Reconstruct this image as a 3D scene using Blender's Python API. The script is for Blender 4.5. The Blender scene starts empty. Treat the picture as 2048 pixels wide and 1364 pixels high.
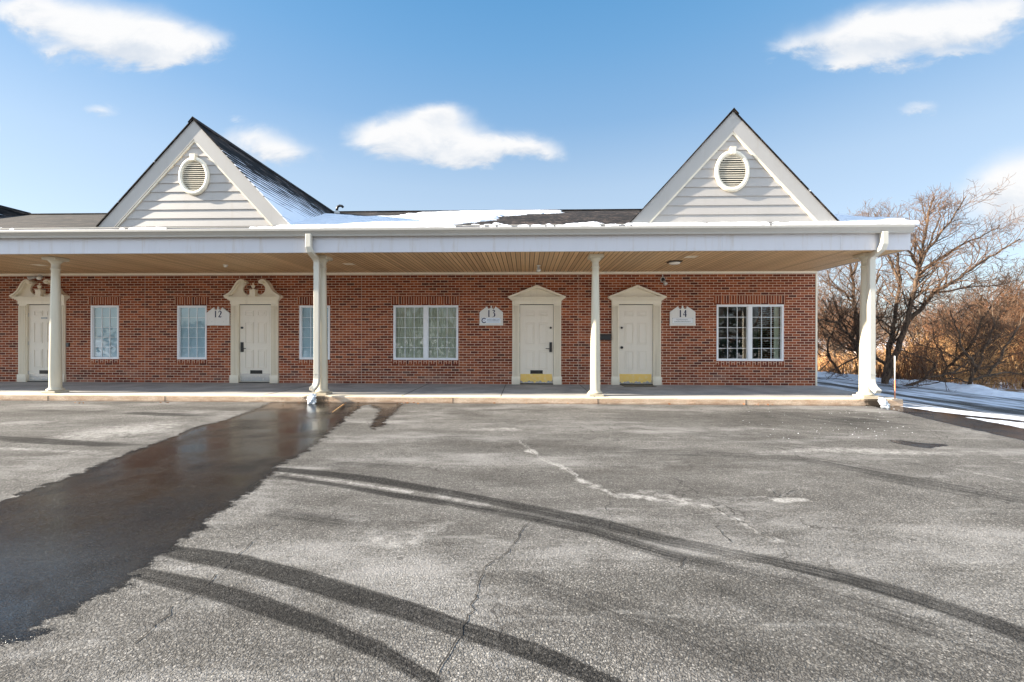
import bpy, math, random
import numpy as np
from mathutils import Vector, Matrix

rng = random.Random(11)
sc = bpy.context.scene
COL = sc.collection

# ------------------------------------------------------------------ camera
F = 850.0                      # focal length in pixels of the 2048 px wide photograph
ZC = 1.322                     # eye height above the parking lot
YAW = math.radians(1.77)
ROLL = 0.0017
_f = Vector((-math.sin(YAW), math.cos(YAW), 0)); _r = Vector((math.cos(YAW), math.sin(YAW), 0)); _u = Vector((0, 0, 1))
CR = _r * math.cos(ROLL) + _u * math.sin(ROLL)
CU = _u * math.cos(ROLL) - _r * math.sin(ROLL)
cam = bpy.data.cameras.new("camera"); camo = bpy.data.objects.new("camera", cam); COL.objects.link(camo)
M = Matrix((CR, CU, -_f)).transposed().to_4x4(); M.translation = Vector((0, 0, ZC)); camo.matrix_world = M
cam.sensor_width = 36.0; cam.lens = F / 2048 * 36.0; cam.shift_y = -2.0 / 2048
cam.clip_start = 0.05; cam.clip_end = 2000
sc.camera = camo

# ------------------------------------------------------------------ exposure, sun, sky
sc.view_settings.view_transform = 'Standard'; sc.view_settings.look = 'None'
sc.view_settings.gamma = 1.0; sc.view_settings.exposure = 1.95
SUN = Vector((-2.33, -0.256, 1.0)).normalized()          # towards the sun: low, along the facade from the left
ELEV = math.asin(SUN.z); AZ = math.atan2(SUN.x, SUN.y)
sl = bpy.data.lights.new("sun", 'SUN'); sl.energy = 5.0; sl.angle = math.radians(0.5); sl.color = (1.0, 0.9, 0.76)
so = bpy.data.objects.new("sun", sl); COL.objects.link(so)
so.rotation_euler = SUN.to_track_quat('Z', 'Y').to_euler(); so.location = (-30, -5, 30)

def nd(nt, typ, ins=None, **props):
    n = nt.nodes.new(typ)
    for k, v in props.items(): setattr(n, k, v)
    for k, v in (ins or {}).items():
        s = n.inputs[k]
        if isinstance(v, bpy.types.NodeSocket): nt.links.new(v, s)
        else: s.default_value = v
    return n
def mth(nt, op, a, b=None, c=None, clamp=False):
    ins = {0: a}
    if b is not None: ins[1] = b
    if c is not None: ins[2] = c
    return nd(nt, 'ShaderNodeMath', ins, operation=op, use_clamp=clamp).outputs[0]
def c4(c): return (c[0], c[1], c[2], 1.0)
def mixc(nt, f, a, b, blend='MIX'):
    a = c4(a) if isinstance(a, tuple) else a; b = c4(b) if isinstance(b, tuple) else b
    n = nd(nt, 'ShaderNodeMix', {0: f, 6: a, 7: b}, data_type='RGBA', blend_type=blend)
    return n.outputs[2]
def ramp(nt, fac, stops):
    n = nd(nt, 'ShaderNodeValToRGB', {0: fac}); el = n.color_ramp.elements
    while len(el) < len(stops): el.new(0.5)
    for e, (p, c) in zip(el, stops):
        e.position = p; e.color = c4(c) if isinstance(c, tuple) else (c, c, c, 1)
    return n.outputs[0]
def smooth(nt, x, a, b):
    return nd(nt, 'ShaderNodeMapRange', {0: x, 1: a, 2: b, 3: 0.0, 4: 1.0}, interpolation_type='SMOOTHSTEP').outputs[0]
def noise(nt, vec, scale, detail=4, rough=0.55, dist=0.0):
    return nd(nt, 'ShaderNodeTexNoise', {'Vector': vec, 'Scale': scale, 'Detail': detail, 'Roughness': rough, 'Distortion': dist}).outputs[0]

W = bpy.data.worlds.new("World"); sc.world = W; W.use_nodes = True
nt = W.node_tree; nt.nodes.clear()
tc = nd(nt, 'ShaderNodeTexCoord')
sky = nd(nt, 'ShaderNodeTexSky', sky_type='NISHITA', sun_disc=False, sun_elevation=ELEV, sun_rotation=AZ,
         altitude=50.0, air_density=1.0, dust_density=0.35, ozone_density=2.2)
sep = nd(nt, 'ShaderNodeSeparateXYZ', {0: tc.outputs['Generated']})
ay = mth(nt, 'MAXIMUM', mth(nt, 'ABSOLUTE', sep.outputs[1]), 0.05)
su = mth(nt, 'DIVIDE', sep.outputs[0], ay); sv = mth(nt, 'DIVIDE', sep.outputs[2], ay)
def skyuv(px, py):
    d = _f + CR * ((px - 1024) / F) + CU * ((680 - py) / F)
    return d.x / d.y, d.z / d.y
# cumulus puffs: centre, half width, half height (given in the sky's own tangent plane), strength
puffs = [(90, 30, 95, 40, 1), (200, 60, 130, 55, 1.1), (300, 80, 110, 45, 1), (380, 85, 75, 26, 0.8), (240, 95, 110, 38, 1), (330, 122, 60, 16, .8),
         (30, 15, 80, 30, .7), (110, 103, 42, 9, .5), (196, 222, 34, 15, .75), (2, 256, 16, 13, .6),
         (490, 268, 55, 18, .55), (530, 290, 72, 34, .8), (560, 312, 60, 26, .8), (470, 238, 20, 6, .35),
         (760, 272, 60, 28, 1), (830, 262, 90, 40, 1.1), (880, 236, 60, 26, 1.1), (900, 290, 130, 34, 1.1), (980, 300, 95, 24, 1), (1060, 300, 52, 23, 1), (930, 318, 90, 14, .7),
         (1640, 92, 90, 20, .75), (1720, 70, 95, 36, 1), (1800, 55, 110, 48, 1.1), (1880, 60, 95, 42, 1), (1960, 40, 80, 45, .9), (1740, 118, 95, 20, .8), (1690, 130, 52, 11, .8),
         (1925, 108, 46, 10, .55), (1845, 220, 42, 16, .7), (1545, 125, 20, 9, .3), (2020, 380, 75, 50, 1), (2070, 365, 90, 60, 1.2), (2010, 430, 90, 40, .7), (2030, 10, 60, 30, .8)]
nv = nd(nt, 'ShaderNodeCombineXYZ', {0: su, 1: sv, 2: 0.0}).outputs[0]
n1 = noise(nt, nd(nt, 'ShaderNodeMapping', {0: nv, 3: (0.8, 1.5, 1)}).outputs[0], 9.0, 8, 0.62, 0.35)
n2 = noise(nt, nd(nt, 'ShaderNodeVectorMath', {0: nv, 1: (3.1, 7.7, 0)}, operation='ADD').outputs[0], 6.0, 4, 0.5)
wu = mth(nt, 'ADD', su, mth(nt, 'MULTIPLY', mth(nt, 'SUBTRACT', n2, 0.5), 0.14))
wv = mth(nt, 'ADD', sv, mth(nt, 'MULTIPLY', mth(nt, 'SUBTRACT', n1, 0.5), 0.10))
dens = None; hsum = None
for (px, py, rx, ry, st) in puffs:
    u0, v0 = skyuv(px, py)
    du = mth(nt, 'DIVIDE', mth(nt, 'SUBTRACT', wu, u0), rx * 1.06 / F); dv = mth(nt, 'DIVIDE', mth(nt, 'SUBTRACT', wv, v0), ry * 1.12 / F)
    dv = mth(nt, 'MULTIPLY', dv, mth(nt, 'ADD', 1.0, mth(nt, 'MULTIPLY', mth(nt, 'LESS_THAN', dv, 0.0), 0.05)))
    q = mth(nt, 'ADD', mth(nt, 'MULTIPLY', du, du), mth(nt, 'MULTIPLY', dv, dv))
    d = mth(nt, 'MULTIPLY', mth(nt, 'EXPONENT', mth(nt, 'MULTIPLY', q, -1.3)), st)
    dens = d if dens is None else mth(nt, 'ADD', dens, d)
    hv_ = mth(nt, 'MULTIPLY', d, dv); hsum = hv_ if hsum is None else mth(nt, 'ADD', hsum, hv_)
dn = mth(nt, 'ADD', dens, mth(nt, 'MULTIPLY', mth(nt, 'SUBTRACT', n1, 0.5), 1.25))
front = mth(nt, 'GREATER_THAN', sep.outputs[1], 0.05)
cl = mth(nt, 'MULTIPLY', mth(nt, 'MULTIPLY', smooth(nt, dn, 0.0, 1.30), smooth(nt, dens, 0.04, 0.34)), front)
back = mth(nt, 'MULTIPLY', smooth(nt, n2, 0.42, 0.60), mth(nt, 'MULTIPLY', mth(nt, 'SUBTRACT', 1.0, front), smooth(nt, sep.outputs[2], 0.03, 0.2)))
hrel = mth(nt, 'ADD', mth(nt, 'DIVIDE', hsum, mth(nt, 'ADD', dens, 0.02)), mth(nt, 'MULTIPLY', mth(nt, 'SUBTRACT', n1, 0.5), 1.6))
body = mixc(nt, smooth(nt, hrel, -0.75, 0.30), (3.15, 3.4, 3.75), (4.35, 4.33, 4.32))
zen = ramp(nt, sep.outputs[2], [(0.0, (3.25, 3.6, 3.9)), (0.20, (2.85, 3.4, 3.95)), (0.33, (2.3, 3.05, 3.85)), (0.45, (1.25, 2.3, 3.6)), (0.56, (0.75, 1.95, 3.45)), (0.66, (0.42, 1.62, 3.2)), (1.0, (0.25, 1.1, 2.7))])
skyc = mixc(nt, 0.70, sky.outputs[0], zen)
col = mixc(nt, mth(nt, 'MULTIPLY', cl, 0.96), skyc, body)
col = mixc(nt, back, col, (8.8, 10.2, 12.2))      # bright unseen clouds behind the photographer, added to fill the shaded facade
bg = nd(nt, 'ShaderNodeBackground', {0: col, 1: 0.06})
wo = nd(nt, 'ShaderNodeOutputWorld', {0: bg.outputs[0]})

# ------------------------------------------------------------------ geometry helpers
def ray(px, py): return _f + CR * ((px - 1024) / F) + CU * ((680 - py) / F)
def P(px, py, Y):
    d = ray(px, py); t = Y / d.y
    return d.x * t, ZC + d.z * t
def PX(px, Y, py=680): return P(px, py, Y)[0]
def PZ(py, Y, px=1050): return P(px, py, Y)[1]
def sstep(a, b, x):
    t = np.clip((np.asarray(x, float) - a) / (b - a), 0, 1); return t * t * (3 - 2 * t)
def terr(x, y): return -0.30 * sstep(7.4, 11.5, x)
def G(px, py):
    d = ray(px, py); z = 0.0
    for _ in range(8):
        t = (z - ZC) / d.z; z = float(terr(d.x * t, d.y * t))
    return d.x * t, d.y * t
def plane_hit(px, py, y0, z0, s):              # roof plane z = z0 + s (y - y0)
    d = ray(px, py); t = (z0 - s * y0 - ZC) / (d.z - s * d.y)
    return d.x * t, d.y * t

WL = {}
def tagit(o, label=None, cat=None, group=None, kind=None):
    for k, v in (('label', label), ('category', cat), ('group', group), ('kind', kind)):
        if v: o[k] = v
    return o
def empty(name, loc, label=None, cat=None, group=None, parent=None):
    o = bpy.data.objects.new(name, None); COL.objects.link(o); o.empty_display_size = 0.2
    pw = WL.get(parent.name, Vector((0, 0, 0))) if parent else Vector((0, 0, 0))
    if parent: o.parent = parent
    o.location = Vector(loc) - pw; WL[o.name] = Vector(loc)
    return tagit(o, label, cat, group)

class MB:
    def __init__(self): self.v = []; self.f = []; self.m = []; self.s = []
    def add(self, vs, fs, m=0, smooth=False):
        b = len(self.v); self.v += [tuple(p) for p in vs]
        for f in fs: self.f.append(tuple(i + b for i in f)); self.m.append(m); self.s.append(smooth)
        return self
    def box(self, x0, x1, y0, y1, z0, z1, m=0):
        v = [(x0, y0, z0), (x1, y0, z0), (x1, y1, z0), (x0, y1, z0), (x0, y0, z1), (x1, y0, z1), (x1, y1, z1), (x0, y1, z1)]
        return self.add(v, [(0, 3, 2, 1), (4, 5, 6, 7), (0, 1, 5, 4), (1, 2, 6, 5), (2, 3, 7, 6), (3, 0, 4, 7)], m)
    def exty(self, poly, y0, y1, m=0, smooth=False):
        n = len(poly); v = [(x, y0, z) for x, z in poly] + [(x, y1, z) for x, z in poly]
        a = sum(poly[i][0] * poly[(i + 1) % n][1] - poly[(i + 1) % n][0] * poly[i][1] for i in range(n))
        idx = list(range(n)) if a > 0 else list(range(n))[::-1]
        self.add(v, [tuple(idx), tuple(i + n for i in idx[::-1])], m)
        b = len(self.v) - 2 * n
        for k in range(n):
            i, j = idx[k], idx[(k + 1) % n]
            self.f.append((b + j, b + i, b + i + n, b + j + n)); self.m.append(m); self.s.append(smooth)
        return self
    def extx(self, poly, x0, x1, m=0, caps=True):     # closed polygon in (y, z)
        n = len(poly); v = [(x0, y, z) for y, z in poly] + [(x1, y, z) for y, z in poly]
        fs = [(i, (i + 1) % n, (i + 1) % n + n, i + n) for i in range(n)]
        if caps: fs += [tuple(range(n))[::-1], tuple(i + n for i in range(n))]
        return self.add(v, fs, m)
    def tube(self, pts, rad, n=6, m=0, caps=True, smooth=True):
        pts = [Vector(p) for p in pts]; k = len(pts)
        if not hasattr(rad, '__len__'): rad = [rad] * k
        vs = []; ref = None
        for i, p in enumerate(pts):
            t = (pts[min(i + 1, k - 1)] - pts[max(i - 1, 0)]).normalized()
            if ref is None: ref = Vector((1, 0, 0)) if abs(t.x) < 0.8 else Vector((0, 0, 1))
            a = (ref - t * ref.dot(t)).normalized(); ref = a; b = t.cross(a)
            for j in range(n):
                w = 2 * math.pi * j / n
                vs.append(p + (a * math.cos(w) + b * math.sin(w)) * rad[i])
        fs = [(i * n + j, i * n + (j + 1) % n, (i + 1) * n + (j + 1) % n, (i + 1) * n + j) for i in range(k - 1) for j in range(n)]
        if caps: fs += [tuple(range(n))[::-1], tuple((k - 1) * n + j for j in range(n))]
        return self.add(vs, fs, m, smooth)
    def rsweep(self, pts, w, d, m=0, yref=Vector((0, 1, 0))):   # rectangular section: w across, d along yref
        pts = [Vector(p) for p in pts]; k = len(pts); vs = []
        for i, p in enumerate(pts):
            t = (pts[min(i + 1, k - 1)] - pts[max(i - 1, 0)]).normalized()
            s = t.cross(yref).normalized(); q = s.cross(t)
            for a, b in ((-1, -1), (1, -1), (1, 1), (-1, 1)): vs.append(p + s * (a * w / 2) + q * (b * d / 2))
        fs = [(i * 4 + j, i * 4 + (j + 1) % 4, (i + 1) * 4 + (j + 1) % 4, (i + 1) * 4 + j) for i in range(k - 1) for j in range(4)]
        fs += [(3, 2, 1, 0), tuple((k - 1) * 4 + j for j in range(4))]
        return self.add(vs, fs, m)
    def lathe(self, prof, cx, cy, n=28, m=0, smooth=True):      # profile of (radius, z)
        k = len(prof)
        vs = [(cx + r * math.cos(2 * math.pi * j / n), cy + r * math.sin(2 * math.pi * j / n), z) for r, z in prof for j in range(n)]
        fs = [(i * n + j, i * n + (j + 1) % n, (i + 1) * n + (j + 1) % n, (i + 1) * n + j) for i in range(k - 1) for j in range(n)]
        fs += [tuple(range(n))[::-1], tuple((k - 1) * n + j for j in range(n))]
        return self.add(vs, fs, m, smooth)
    def cyl_y(self, cx, cz, r, y0, y1, n=20, m=0, rz=None):
        rz = rz or r
        return self.exty([(cx + r * math.cos(2 * math.pi * j / n), cz + rz * math.sin(2 * math.pi * j / n)) for j in range(n)], y0, y1, m, smooth=True)
    def build(self, name, mats, parent=None, bevel=0.0, label=None, origin=None, sharp=True):
        mats = mats if isinstance(mats, (list, tuple)) else [mats]
        pw = WL[parent.name] if parent else Vector((0, 0, 0))
        og = Vector(origin) if origin is not None else pw
        me = bpy.data.meshes.new(name)
        me.from_pydata([(x - og.x, y - og.y, z - og.z) for x, y, z in self.v], [], self.f)
        for mt in mats: me.materials.append(mt)
        me.polygons.foreach_set('material_index', self.m); me.polygons.foreach_set('use_smooth', self.s); me.update()
        o = bpy.data.objects.new(name, me); COL.objects.link(o)
        if parent: o.parent = parent
        o.location = og - pw; WL[o.name] = og
        if bevel:
            b = o.modifiers.new('bevel', 'BEVEL'); b.width = bevel; b.segments = 2; b.limit_method = 'ANGLE'; b.angle_limit = math.radians(35); b.harden_normals = False
        if label: o['label'] = label
        return o

def gridmesh(name, xs, ys, z, mat, attrs=None, parent=None, keep=None):
    nx, ny = len(xs), len(ys); X, Y = np.meshgrid(xs, ys)
    co = np.stack([X, Y, z], -1).reshape(-1, 3).astype(np.float32)
    i = np.arange(nx - 1); j = np.arange(ny - 1); I, J = np.meshgrid(i, j)
    q = np.stack([J * nx + I, J * nx + I + 1, (J + 1) * nx + I + 1, (J + 1) * nx + I], -1).reshape(-1, 4)
    if keep is not None:
        k = keep.reshape(-1); q = q[k[q].any(1)]
        used = np.unique(q); mp = np.full(len(co), -1); mp[used] = np.arange(len(used)); q = mp[q]; co = co[used]
    else: used = slice(None)
    me = bpy.data.meshes.new(name); me.vertices.add(len(co)); me.vertices.foreach_set('co', co.ravel())
    me.loops.add(q.size); me.loops.foreach_set('vertex_index', q.ravel().astype(np.int32))
    me.polygons.add(len(q)); me.polygons.foreach_set('loop_start', np.arange(0, q.size, 4, dtype=np.int32))
    me.polygons.foreach_set('use_smooth', np.ones(len(q), bool))
    me.update(calc_edges=True); me.validate()
    for nme, a in (attrs or {}).items():
        at = me.attributes.new(nme, 'FLOAT', 'POINT'); at.data.foreach_set('value', a.reshape(-1)[used].astype(np.float32))
    me.materials.append(mat)
    o = bpy.data.objects.new(name, me); COL.objects.link(o)
    if parent:
        o.parent = parent; o.location = -WL[parent.name]
    WL[o.name] = Vector((0, 0, 0))
    return o

# ------------------------------------------------------------------ materials
def newmat(name):
    m = bpy.data.materials.new(name); m.use_nodes = True; t = m.node_tree; t.nodes.clear()
    b = nd(t, 'ShaderNodeBsdfPrincipled'); o = nd(t, 'ShaderNodeOutputMaterial', {0: b.outputs[0]})
    pos = nd(t, 'ShaderNodeNewGeometry').outputs['Position']
    return m, t, b, pos
def setb(t, b, **k):
    names = {'color': 'Base Color', 'rough': 'Roughness', 'normal': 'Normal', 'metal': 'Metallic', 'spec': 'Specular IOR Level'}
    for a, v in k.items():
        s = b.inputs[names[a]]
        if isinstance(v, bpy.types.NodeSocket): t.links.new(v, s)
        else: s.default_value = c4(v) if isinstance(v, tuple) else v
def bump(t, h, strength=0.3, dist=0.01):
    return nd(t, 'ShaderNodeBump', {'Height': h, 'Strength': strength, 'Distance': dist}).outputs[0]
def paint(name, col, rough=0.45, var=0.10, dirt=0.12, dirtcol=(0.32, 0.26, 0.18)):
    m, t, b, pos = newmat(name)
    n = noise(t, pos, 2.2, 5, 0.6); st = nd(t, 'ShaderNodeMapping', {0: pos, 3: (9, 9, 0.8)}).outputs[0]
    n2 = noise(t, st, 1.0, 5, 0.65)
    c = mixc(t, mth(t, 'MULTIPLY', smooth(t, n, 0.3, 0.75), var), col, tuple(x * 0.72 for x in col))
    c = mixc(t, mth(t, 'MULTIPLY', smooth(t, n2, 0.52, 0.78), dirt * 1.9), c, dirtcol)
    zb_ = nd(t, 'ShaderNodeSeparateXYZ', {0: pos}).outputs[2]
    c = mixc(t, mth(t, 'MULTIPLY', mth(t, 'SUBTRACT', 1.0, smooth(t, mth(t, 'ADD', zb_, mth(t, 'MULTIPLY', mth(t, 'SUBTRACT', n, .5), .3)), 0.15, 0.38)), min(.45, dirt * 3)), c, dirtcol)
    setb(t, b, color=c, rough=rough, normal=bump(t, noise(t, pos, 45, 3), 0.06, 0.004))
    return m
MAT = {}
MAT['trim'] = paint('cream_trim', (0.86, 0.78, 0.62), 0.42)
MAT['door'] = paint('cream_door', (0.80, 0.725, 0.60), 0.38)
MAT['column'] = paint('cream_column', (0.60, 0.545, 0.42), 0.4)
MAT['siding'] = paint('vinyl_siding', (0.43, 0.40, 0.365), 0.5, 0.12, 0.10)
MAT['rake'] = paint('rake_metal', (0.43, 0.405, 0.37), 0.42, 0.15, 0.12)
MAT['fascia'] = paint('white_fascia', (0.57, 0.56, 0.575), 0.38, 0.10, 0.22, (0.40, 0.30, 0.18))
MAT['gutter'] = paint('gutter_metal', (0.40, 0.375, 0.33), 0.4, 0.12, 0.15)
MAT['spout'] = paint('downspout_metal', (0.60, 0.56, 0.47), 0.35, 0.08, 0.12)
MAT['frame'] = paint('window_vinyl', (0.82, 0.83, 0.84), 0.35, 0.05, 0.05)
MAT['mortar'] = paint('joint_sealant', (0.52, 0.40, 0.32), 0.8, 0.2, 0.1)
MAT['sign'] = paint('sign_board', (0.74, 0.72, 0.67), 0.4, 0.08, 0.14)
MAT['plate'] = paint('sign_plate', (0.72, 0.78, 0.85), 0.3, 0.05, 0.05)
MAT['plate2'] = paint('sign_plate_pale', (0.76, 0.77, 0.77), 0.3, 0.05, 0.05)
MAT['navy'] = paint('navy_ink', (0.02, 0.02, 0.06), 0.4, 0, 0)
MAT['slate'] = paint('slate_ink', (0.12, 0.18, 0.25), 0.4, 0, 0)
MAT['grey'] = paint('grey_ink', (0.20, 0.22, 0.22), 0.4, 0, 0)
MAT['black'] = paint('black_metal', (0.018, 0.017, 0.016), 0.35, 0.1, 0.05)
MAT['rubber'] = paint('rubber_mat', (0.015, 0.015, 0.016), 0.85, 0.1, 0.1)
MAT['lamp'] = paint('lamp_metal', (0.55, 0.55, 0.53), 0.35)
MAT['lampglass'] = paint('lamp_lens', (0.85, 0.83, 0.76), 0.15, 0, 0)
MAT['stakew'] = paint('stake_white', (0.75, 0.72, 0.66), 0.5)
MAT['stakeo'] = paint('stake_orange', (0.62, 0.20, 0.08), 0.5)
MAT['blind'] = paint('window_blind', (0.62, 0.72, 0.80), 0.6, 0.1, 0)
MAT['curtain'] = paint('beige_curtain', (0.60, 0.55, 0.42), 0.8, 0.15, 0.1)
MAT['dark'] = paint('dark_gap', (0.02, 0.02, 0.022), 0.9, 0, 0)
MAT['room'] = paint('room_wall', (0.10, 0.10, 0.10), 0.9, 0, 0)

def brickmat(name, vertical=False):
    m, t, b, pos = newmat(name)
    s = nd(t, 'ShaderNodeSeparateXYZ', {0: pos})
    h = mth(t, 'ADD', s.outputs[0], s.outputs[1]); v = mth(t, 'SUBTRACT', s.outputs[2], 0.142)
    jit = mth(t, 'MULTIPLY', mth(t, 'SUBTRACT', noise(t, pos, 14, 2), 0.5), 0.006)
    h = mth(t, 'ADD', h, jit); v = mth(t, 'ADD', v, jit)
    vec = nd(t, 'ShaderNodeCombineXYZ', {0: v if vertical else h, 1: h if vertical else v}).outputs[0]
    bw = 0.60 if vertical else 0.2035
    br = nd(t, 'ShaderNodeTexBrick', {'Vector': vec, 'Color1': (0, 0, 0, 1), 'Color2': (1, 1, 1, 1), 'Mortar': (0, 0, 0, 1), 'Scale': 1.0,
            'Mortar Size': 0.0062, 'Mortar Smooth': 0.25, 'Bias': 0.0, 'Brick Width': bw, 'Row Height': 0.0678}, offset=0.5, offset_frequency=2)
    tint = ramp(t, br.outputs[0], [(0.0, (0.095, 0.031, 0.022)), (0.12, (0.155, 0.037, 0.020)), (0.4, (0.225, 0.055, 0.024)), (0.65, (0.28, 0.072, 0.029)), (0.88, (0.335, 0.100, 0.041)), (1.0, (0.22, 0.068, 0.039))])
    sp = noise(t, pos, 60, 4, 0.7)
    tint = mixc(t, 1.0, tint, ramp(t, sp, [(0.25, 0.78), (0.75, 1.22)]), 'MULTIPLY')
    big = noise(t, pos, 0.8, 5, 0.65)
    tint = mixc(t, 1.0, tint, ramp(t, big, [(0.3, (0.72, 0.70, 0.74)), (0.52, (1.0, 1.0, 1.0)), (0.72, (1.25, 1.22, 1.15))]), 'MULTIPLY')
    mor = mixc(t, noise(t, pos, 25, 4), (0.58, 0.42, 0.30), (0.80, 0.62, 0.47))
    # pale bloom low on the wall
    low = mth(t, 'MULTIPLY', mth(t, 'SUBTRACT', 1.0, smooth(t, s.outputs[2], 0.2, 0.8)), smooth(t, noise(t, nd(t, 'ShaderNodeMapping', {0: pos, 3: (0.7, 1, 2.5)}).outputs[0], 2.0, 5), 0.45, 0.7))
    tint = mixc(t, mth(t, 'MULTIPLY', low, 0.35), tint, (0.36, 0.27, 0.22))
    c = mixc(t, br.outputs[1], tint, mor)
    hgt = mth(t, 'ADD', mth(t, 'MULTIPLY', br.outputs[1], -1.0), mth(t, 'MULTIPLY', sp, 0.35))
    setb(t, b, color=c, rough=0.85, spec=0.25, normal=bump(t, hgt, 0.6, 0.006))
    return m
MAT['brick'] = brickmat('red_brick'); MAT['soldier'] = brickmat('red_brick_upright', True)

def soffitmat():
    m, t, b, pos = newmat('brown_soffit_boards')
    s = nd(t, 'ShaderNodeSeparateXYZ', {0: pos})
    bi = mth(t, 'FLOOR', mth(t, 'DIVIDE', mth(t, 'ADD', s.outputs[0], 50.0), 0.1016))
    rnd = nd(t, 'ShaderNodeTexWhiteNoise', {'W': bi}, noise_dimensions='1D').outputs[0]
    gr = noise(t, nd(t, 'ShaderNodeMapping', {0: pos, 3: (26, 1.2, 1)}).outputs[0], 1.0, 5, 0.6)
    c = mixc(t, mth(t, 'ADD', mth(t, 'MULTIPLY', rnd, 0.55), mth(t, 'MULTIPLY', gr, 0.5)), (0.43, 0.27, 0.135), (0.80, 0.54, 0.29))
    fr = mth(t, 'FRACT', mth(t, 'DIVIDE', mth(t, 'SUBTRACT', s.outputs[0], -32.0), 0.1016))
    c = mixc(t, mth(t, 'MULTIPLY', smooth(t, fr, 0.80, 0.90), 0.80), c, (0.05, 0.028, 0.014))
    c = mixc(t, mth(t, 'MULTIPLY', mth(t, 'SUBTRACT', 1.0, mth(t, 'MULTIPLY', mth(t, 'ABSOLUTE', mth(t, 'SUBTRACT', fr, 0.42)), 25.0), clamp=True), 0.45), c, (0.10, 0.06, 0.03))
    setb(t, b, color=c, rough=0.5)
    return m
MAT['soffit'] = soffitmat()

def shinglemat(name, snowy):
    m, t, b, pos = newmat(name)
    s = nd(t, 'ShaderNodeSeparateXYZ', {0: pos})
    run = s.outputs[0] if snowy == 0 else s.outputs[1]
    rowc = mth(t, 'MULTIPLY', s.outputs[2], 21.0 if snowy == 0 else 9.5)
    vec = nd(t, 'ShaderNodeCombineXYZ', {0: run, 1: mth(t, 'MULTIPLY', rowc, 0.14)}).outputs[0]
    br = nd(t, 'ShaderNodeTexBrick', {'Vector': vec, 'Color1': (0, 0, 0, 1), 'Color2': (1, 1, 1, 1), 'Mortar': (0, 0, 0, 1), 'Scale': 1.0,
            'Mortar Size': 0.008, 'Mortar Smooth': 0.3, 'Brick Width': 0.30, 'Row Height': 0.14}, offset=0.37, offset_frequency=2)
    c = ramp(t, br.outputs[0], [(0, (0.006, 0.005, 0.0044)), (0.5, (0.017, 0.0135, 0.0115)), (1, (0.050, 0.037, 0.030))])
    c = mixc(t, mth(t, 'MULTIPLY', br.outputs[1], 0.7), c, (0.004, 0.0035, 0.003))
    g = noise(t, nd(t, 'ShaderNodeMapping', {0: pos, 3: (1.0, 0.22, 0.6)}).outputs[0], 8.5, 6, 0.74)
    c = mixc(t, 1.0, c, ramp(t, g, [(0.34, 0.22), (0.5, 0.9), (0.66, 2.9)]), 'MULTIPLY')
    rough = 0.9
    hgt = mth(t, 'ADD', mth(t, 'MULTIPLY', br.outputs[0], 0.5), mth(t, 'MULTIPLY', g, 0.4))
    if snowy:
        a = nd(t, 'ShaderNodeAttribute', attribute_name='snow').outputs['Fac']
        fr = mth(t, 'FRACT', rowc)
        st = noise(t, nd(t, 'ShaderNodeMapping', {0: pos, 3: (1.5, 0.55, 9.0)}).outputs[0], 2.2, 6, 0.65)
        k = mth(t, 'ADD', a, mth(t, 'ADD', mth(t, 'MULTIPLY', mth(t, 'SUBTRACT', st, 0.5), 1.5), mth(t, 'MULTIPLY', mth(t, 'SUBTRACT', 0.45, fr), 0.75)))
        k = smooth(t, k, 0.42, 0.62)
        c = mixc(t, k, c, (0.80, 0.83, 0.88))
    setb(t, b, color=c, rough=rough, spec=0.2, normal=bump(t, hgt, 0.5, 0.012))
    return m
MAT['shingle'] = shinglemat('asphalt_shingles', 0); MAT['shinglesnow'] = shinglemat('snow_streaked_shingles', 1)

def snowmat(name='snow'):
    m, t, b, pos = newmat(name)
    n = noise(t, pos, 5, 6, 0.6)
    c = mixc(t, smooth(t, n, 0.35, 0.7), (0.74, 0.76, 0.80), (0.86, 0.88, 0.91))
    c = mixc(t, mth(t, 'MULTIPLY', smooth(t, noise(t, pos, 9, 6, 0.7), 0.58, 0.72), 0.45), c, (0.42, 0.38, 0.33))
    setb(t, b, color=c, rough=0.65, spec=0.3, normal=bump(t, mth(t, 'ADD', n, mth(t, 'MULTIPLY', noise(t, pos, 30, 5, .7), 0.45)), 0.8, 0.07))
    return m
MAT['snow'] = snowmat()

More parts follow.
